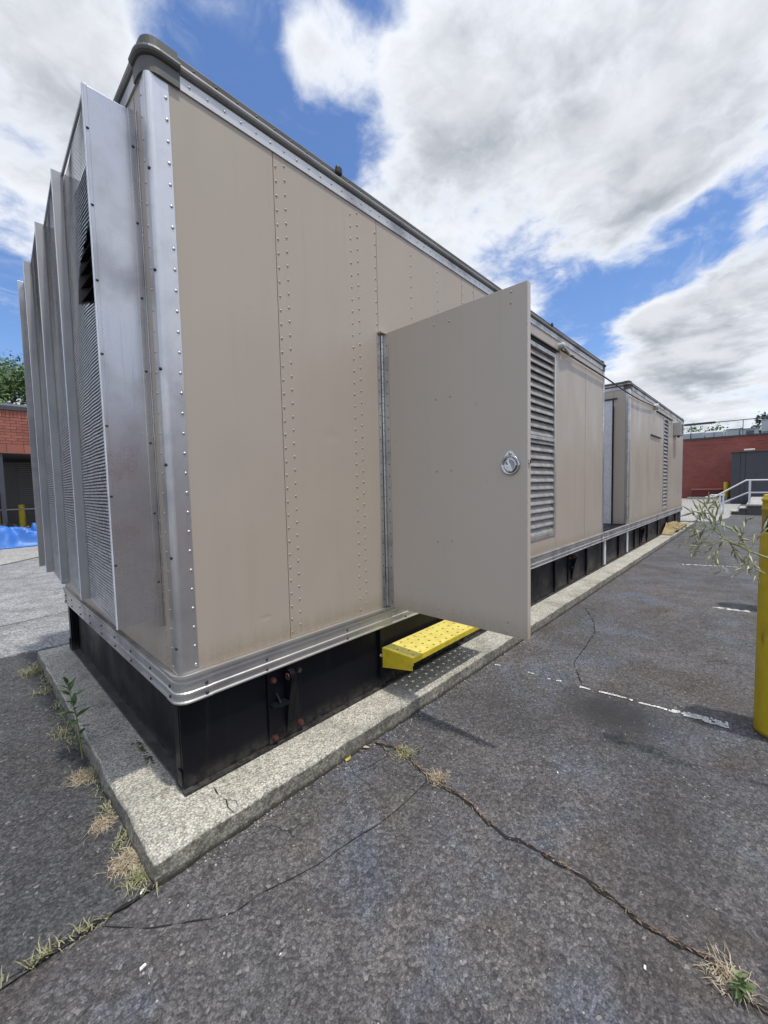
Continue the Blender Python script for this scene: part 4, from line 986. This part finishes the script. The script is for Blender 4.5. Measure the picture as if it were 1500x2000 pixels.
for (x, y, n, sp, L, up, mat, lab) in (
        (-.262, 2.45, 230, .040, .065, .9, 'straw_green', 'yellow green grass tuft at the far left corner of the concrete pad'),
        (-.250, 1.95, 90, .04, .05, .7, 'straw_green', 'thin greenish grass tuft on the pad edge beyond the leafy weed'),
        (-.252, 1.22, 130, .033, .05, .5, 'straw_green', 'greenish grass around the foot of the leafy weed'),
        (-.243, .66, 420, .030, .052, .25, 'straw', 'matted straw tuft beside the pad just before the leafy weed'),
        (-.262, .235, 190, .019, .055, .2, 'straw', 'small fan of dry straw halfway along the pad end'),
        (-.238, -.06, 420, .027, .052, .25, 'straw', 'long heap of straw against the near left corner of the pad'),
        (-.240, -.17, 130, .022, .045, .5, 'straw_green', 'green and yellow grass wisp below the near pad corner'),
        (.925, -.70, 190, .02, .042, .7, 'straw', 'bleached grass tuft growing in the long pavement crack'),
        (.975, -.44, 160, .03, .04, .4, 'straw_green', 'sparse dry grass at the pad end of the pavement crack'),
        (.835, -1.80, 150, .028, .04, .5, 'straw', 'dead straw around the small weed at the near end of the pavement crack')):
    m = MB(); blades(m, x, y, .008 if x < 0 else .002, n, sp, L, up, rnd, .0015)
    m.build('grass_tuft', mat, label=lab, cat='grass', group=GS, origin=(x, y, 0), kind=None)
# fine growth along the joints: nobody could count it
m = MB()
for i in range(240):
    t = rnd.random(); y = -.25 + t * 3.2
    if mnoise.noise(Vector((y * 3, 2, 0))) > -.12: blades(m, -.225 + rnd.gauss(0, .012), y, .008, 3, .012, .05, .6, rnd, .002)
for i in range(200):
    x = rnd.uniform(-1.6, -.30)
    if x < -.36: blades(m, x, -.24 + .008 * math.sin(x * 9) + rnd.gauss(0, .008), .01, 4, .008, .035, .8, rnd, .0017)
m.build('joint_grass', 'straw_green', kind='stuff', label='thin grass growing in the pavement joint and along the pad', cat='grass')
m = MB()
for i in range(len(MAIN) - 1):
    a, b = Vector(MAIN[i]), Vector(MAIN[i + 1]); n = int((b - a).length / .0042)
    if i > 21: n = n // 3
    for k in range(n):
        p = a.lerp(b, rnd.random()); d = (b - a).normalized()
        if mnoise.noise(Vector((p.x * 9, p.y * 9, 2))) < -.22 + .2 * rnd.random(): continue
        d = Vector((d.x + rnd.gauss(0, .35), d.y + rnd.gauss(0, .35), 0)).normalized(); L = rnd.uniform(.008, .032)
        s = Vector((-d.y, d.x, 0)) * rnd.uniform(.0007, .0019); q = Vector((p.x + rnd.gauss(0, .0045), p.y + rnd.gauss(0, .0045), rnd.uniform(.004, .009)))
        e = q + d * L + Vector((0, 0, rnd.uniform(-.002, .006))); mid_ = (q + e) / 2 + Vector((0, 0, rnd.uniform(.001, .006)))
        m.add([q - s * .4, q + s * .4, mid_ + s, mid_ - s, e], [(0, 1, 2, 3), (3, 2, 4)])
m.build('crack_debris', 'rust_straw', kind='stuff', label='dry brown plant fibres packed into the long pavement crack', cat='debris')
m = MB()
for i in range(900):
    if rnd.random() < .55: x, y = rnd.uniform(-.1, 3.2), PY0 - abs(rnd.gauss(.012, .035))
    else: x, y = rnd.uniform(-.9, 2.6), rnd.uniform(-2.2, -.3)
    r = rnd.uniform(.0015, .0045) * (1.7 if rnd.random() < .06 else 1)
    m.lathe((x, y, .001), (rnd.gauss(0, .2), rnd.gauss(0, .2), 1), [(r, 0), (r * .9, r * .6), (r * .3, r), (0, r)], 5, False)
m.build('gravel', 'pebble', kind='stuff', label='loose grit scattered on the asphalt beside the pad', cat='gravel')
m = MB()
for i in range(60):
    x, y = (-.012 - abs(rnd.gauss(0, .012)), rnd.choice((.40, .44, .52, .60)) + rnd.gauss(0, .025)); r = rnd.uniform(.003, .009)
    m.dome((x, y, ZP - .001), (0, 0, 1), r, r * .6, 6)
m.build('moss', 'moss', kind='stuff', label='brown green moss on the pad along the skid foot', cat='moss')

def leaf_mesh(name, L, w, mat, bend=.25, fold=.15):
    m = MB(); n = 5; vs_ = []
    for i in range(n + 1):
        t = i / n; ww = w * math.sin(math.pi * (.06 + .94 * t) ** .8) * (.2 if i == n else 1) if i < n else 0.0008; z = -bend * L * t * t
        vs_ += [(t * L, -ww, z + fold * ww), (t * L, 0, z - .0), (t * L, ww, z + fold * ww)]
    m.add(vs_, [q for i in range(n) for q in ((3 * i, 3 * i + 3, 3 * i + 4, 3 * i + 1), (3 * i + 1, 3 * i + 4, 3 * i + 5, 3 * i + 2))], True)
    return m.mesh(name, mat)
lm = leaf_mesh('leaf', .085, .013, 'leaf_green')
wx, wy = -.228, .84
weed = empty('weed', (wx, wy, 0), 'upright leafy green weed growing at the left edge of the pad', 'weed', 'weeds in the paving')
stem = [(wx, wy, 0), (wx - .006, wy, .12), (wx - .014, wy + .004, .25), (wx - .034, wy + .006, .38), (wx - .042, wy + .008, .45)]
MB().tube(stem, [.004, .0036, .003, .002, .001], 6).build('stem', 'stem_green', weed)
for i in range(21):
    t = .18 + .80 * i / 20; k = min(3, int(t * 4)); p = Vector(stem[k]).lerp(Vector(stem[k + 1]), t * 4 - k); s = 1.05 * (1 - abs(t - .62) * .9)
    instance('leaf', lm, p, weed, (rnd.uniform(-.3, .3), -.25 - .9 * t * t + rnd.uniform(-.2, .2), i * 2.4), (s, s, s))
lm2 = leaf_mesh('leaf', .05, .010, 'leaf_light', .1)
w2 = empty('weed', (.80, -1.835, 0), 'small bright green weed sprouting from the near end of the pavement crack', 'weed', 'weeds in the paving')
MB().tube([(.80, -1.835, 0), (.802, -1.83, .03), (.80, -1.832, .06)], [.003, .0025, .0015], 6).build('stem', 'stem_green', w2)
for i in range(34):
    t = i / 34; s = rnd.uniform(.45, 1.0) * (1.0 - .4 * t)
    instance('leaf', lm2, (.80 + rnd.gauss(0, .003), -1.832 + rnd.gauss(0, .003), .008 + .052 * t), w2, (rnd.uniform(-.7, .7), .1 - 1.0 * t + rnd.uniform(-.4, .4), i * 2.4 + rnd.uniform(-.5, .5)), (s, s, s))
# tall seeding weed reaching in from the right
tw = empty('weed', (2.05, -2.45, 0), 'tall seeding weed with pale pods leaning in front of the nearest bollard', 'weed', 'weeds in the paving')
ST = [(2.05, -2.45, 0), (2.02, -2.36, .45), (1.97, -2.18, .82), (1.92, -2.0, 1.02), (1.90, -1.864, 1.089), (1.90, -1.80, 1.115), (1.90, -1.719, 1.161), (1.90, -1.672, 1.205), (1.90, -1.64, 1.225), (1.90, -1.60, 1.252), (1.90, -1.545, 1.225), (1.91, -1.515, 1.20)]
MB().tube(ST, [.007, .0065, .006, .0052, .0045, .004, .0034, .0028, .0022, .0017, .0013, .001], 7).build('stem', 'stem_green', tw)
pm = MB().lathe((0, 0, 0), (1, 0, 0), [(.0006, -.002), (.0024, .003), (.0037, .012), (.0036, .022), (.0022, .032), (.0010, .042), (0, .046)], 7).mesh('seed_pod', 'pod_green')
BR = [((1.90, -1.70, 1.175), (1.88, -1.665, 1.27), (1.87, -1.63, 1.335)), ((1.90, -1.68, 1.20), (1.92, -1.66, 1.27), (1.93, -1.665, 1.325)), ((1.90, -1.72, 1.16), (1.87, -1.70, 1.13), (1.86, -1.66, 1.085)),
      ((1.90, -1.70, 1.17), (1.88, -1.64, 1.13), (1.87, -1.585, 1.105)), ((1.90, -1.73, 1.15), (1.93, -1.75, 1.10), (1.93, -1.79, 1.04)), ((1.90, -1.66, 1.21), (1.90, -1.60, 1.18), (1.89, -1.545, 1.135)),
      ((1.90, -1.76, 1.135), (1.89, -1.775, 1.20), (1.88, -1.79, 1.265)), ((1.90, -1.80, 1.115), (1.91, -1.82, 1.17), (1.91, -1.845, 1.22)), ((1.90, -1.83, 1.10), (1.88, -1.82, 1.05), (1.88, -1.83, 1.00)),
      ((1.90, -1.71, 1.165), (1.91, -1.665, 1.06), (1.91, -1.70, 1.01)), ((1.90, -1.64, 1.225), (1.89, -1.60, 1.27), (1.89, -1.575, 1.30)), ((1.90, -1.86, 1.09), (1.89, -1.88, 1.03), (1.88, -1.875, .965))]
for k in range(16):
    a = Vector(ST[5 + k % 5]) ; d = Vector((rnd.uniform(-.25, .25), rnd.uniform(-.4, .9), rnd.uniform(-.9, .9))).normalized()
    BR.append((tuple(a), tuple(a + d * .05 + Vector((0, 0, .01))), tuple(a + d * rnd.uniform(.09, .13))))
for a, b, c in BR:
    MB().tube([a, b, c], [.0018, .0013, .0008], 5).build('twig', 'stem_green', tw)
    for k in range(5):
        t = .28 + .72 * k / 4; p = Vector(a).lerp(Vector(b), t * 2) if t < .5 else Vector(b).lerp(Vector(c), t * 2 - 1)
        d = (Vector(c) - Vector(a)).normalized() + Vector((rnd.gauss(0, .4), rnd.gauss(0, .4), rnd.gauss(.0, .5)))
        s = rnd.uniform(.9, 1.35); instance('seed_pod', pm, p, tw, d.to_track_quat('X', 'Z').to_euler(), (s, s, s))
def fluffm():
    m = MB(); r2 = random.Random(4)
    for i in range(46):
        d = Vector((r2.gauss(0, 1), r2.gauss(0, 1), r2.gauss(.3, 1))).normalized(); s = d.orthogonal().normalized() * .0016; e = d * r2.uniform(.014, .026)
        m.add([-s, s, e], [(0, 1, 2)])
    return m.mesh('seed_fluff', 'fluff')
fm = fluffm()
for p in ((1.90, -1.605, 1.265), (1.90, -1.70, 1.165), (1.91, -1.715, 1.015), (1.90, -1.875, 1.085), (1.90, -1.715, 1.15)): instance('seed_fluff', fm, p, tw, (rnd.random(), rnd.random(), rnd.random()))
lm3 = leaf_mesh('leaf', .14, .02, 'leaf_green', .5)
for z, a in ((.22, 2.6), (.40, 2.3), (.58, 2.9)): instance('leaf', lm3, (2.04 - .1 * z, -2.45 + .3 * z, z), tw, (0, -.1, a))
# leaves at the right edge belong to a plant rooted in the same crack
w4 = empty('weed', (.93, -2.10, 0), 'green leafy weed whose leaf tips show at the lower right edge', 'weed', 'weeds in the paving')
MB().tube([(.93, -2.10, 0), (.935, -2.08, .12), (.94, -2.06, .22)], [.004, .003, .0015], 6).build('stem', 'stem_green', w4)
for z, a, s in ((.10, 2.0, 1.9), (.17, 1.6, 1.9), (.06, 2.5, 1.6), (.19, -1, 1.2)): instance('leaf', lm, (.935, -2.08 + .05 * z, z), w4, (0, -.15, a), (s, s, s))
# fallen leaves and litter
def crumb(name, mat, x, y, z, L, w, rot, label, cat, group=None):
    o = bpy.data.objects.new(name, leaf_mesh(name, L, w, mat, -.25, .5)); col.objects.link(o); o.location = (x, y, z + .004); o.rotation_euler = (.1, .05, rot)
    return tag(o, label, cat, group)
GL = 'fallen leaves by the pad'
crumb('fallen_leaf', 'yellow_leaf', .715, -.262, .0, .045, .016, .4, 'yellow green fallen leaf lying against the long side of the pad', 'leaf', GL)
crumb('fallen_leaf', 'rust_straw', .82, -.262, .0, .035, .010, 1.4, 'brown curled leaf right of the yellow green fallen leaf', 'leaf', GL)
crumb('fallen_leaf', 'straw', .875, -.275, .0, .05, .012, 2.4, 'pale dry leaf near the pad end of the pavement crack', 'leaf', GL)
crumb('fallen_leaf', 'fluff', -.255, -.245, .008, .020, .004, .6, 'whitish dry leaf scrap at the near left corner of the pad', 'leaf', GL)
GP = 'white chips on the asphalt'
for (x, y, L, lab) in ((-.329, -.5, .020, 'largest white chip lying on the lower left asphalt'), (.692, -1.625, .014, 'white chip left of the small green crack weed'), (1.357, -1.128, .012, 'small reddish white chip in the middle of the asphalt'), (-.02, -.78, .009, 'tiny white chip on the asphalt below the pad corner')):
    m = MB(); m.prism([(x, y, .002), (x + L, y + L * .2, .002), (x + L * .9, y + L * .6, .002), (x + L * .1, y + L * .5, .002)], (0, 0, L * .25)); m.build('white_chip', 'paint_white', label=lab, cat='litter', group=GP, bevel=.001)
# crumpled tan sheet lying at the far end of the pad
m = MB(); nx, ny = 26, 10; vs_ = []
for j in range(ny + 1):
    for i in range(nx + 1):
        u, v = i / nx, j / ny; x = 11.4 + 3.0 * u; y = -.22 + .22 * v; e = min(1, 5 * u, 5 * (1 - u), 1.2 + 4 * v)
        vs_.append((x, y + .05 * mnoise.noise(Vector((x * 1.5, v, 0))), ZP + .012 + max(0, (.05 + .22 * v * (1 - .6 * u) + .11 * mnoise.noise(Vector((x * 2.2, y * 9, 4)))) * e)))
m.add(vs_, [(j * (nx + 1) + i, j * (nx + 1) + i + 1, (j + 1) * (nx + 1) + i + 1, (j + 1) * (nx + 1) + i) for j in range(ny) for i in range(nx)], True)
m.build('plastic_sheet', 'tan_sheet', label='crumpled tan sheet on the far end of the pad against the black skid', cat='sheet', origin=(13, -.1, ZP))
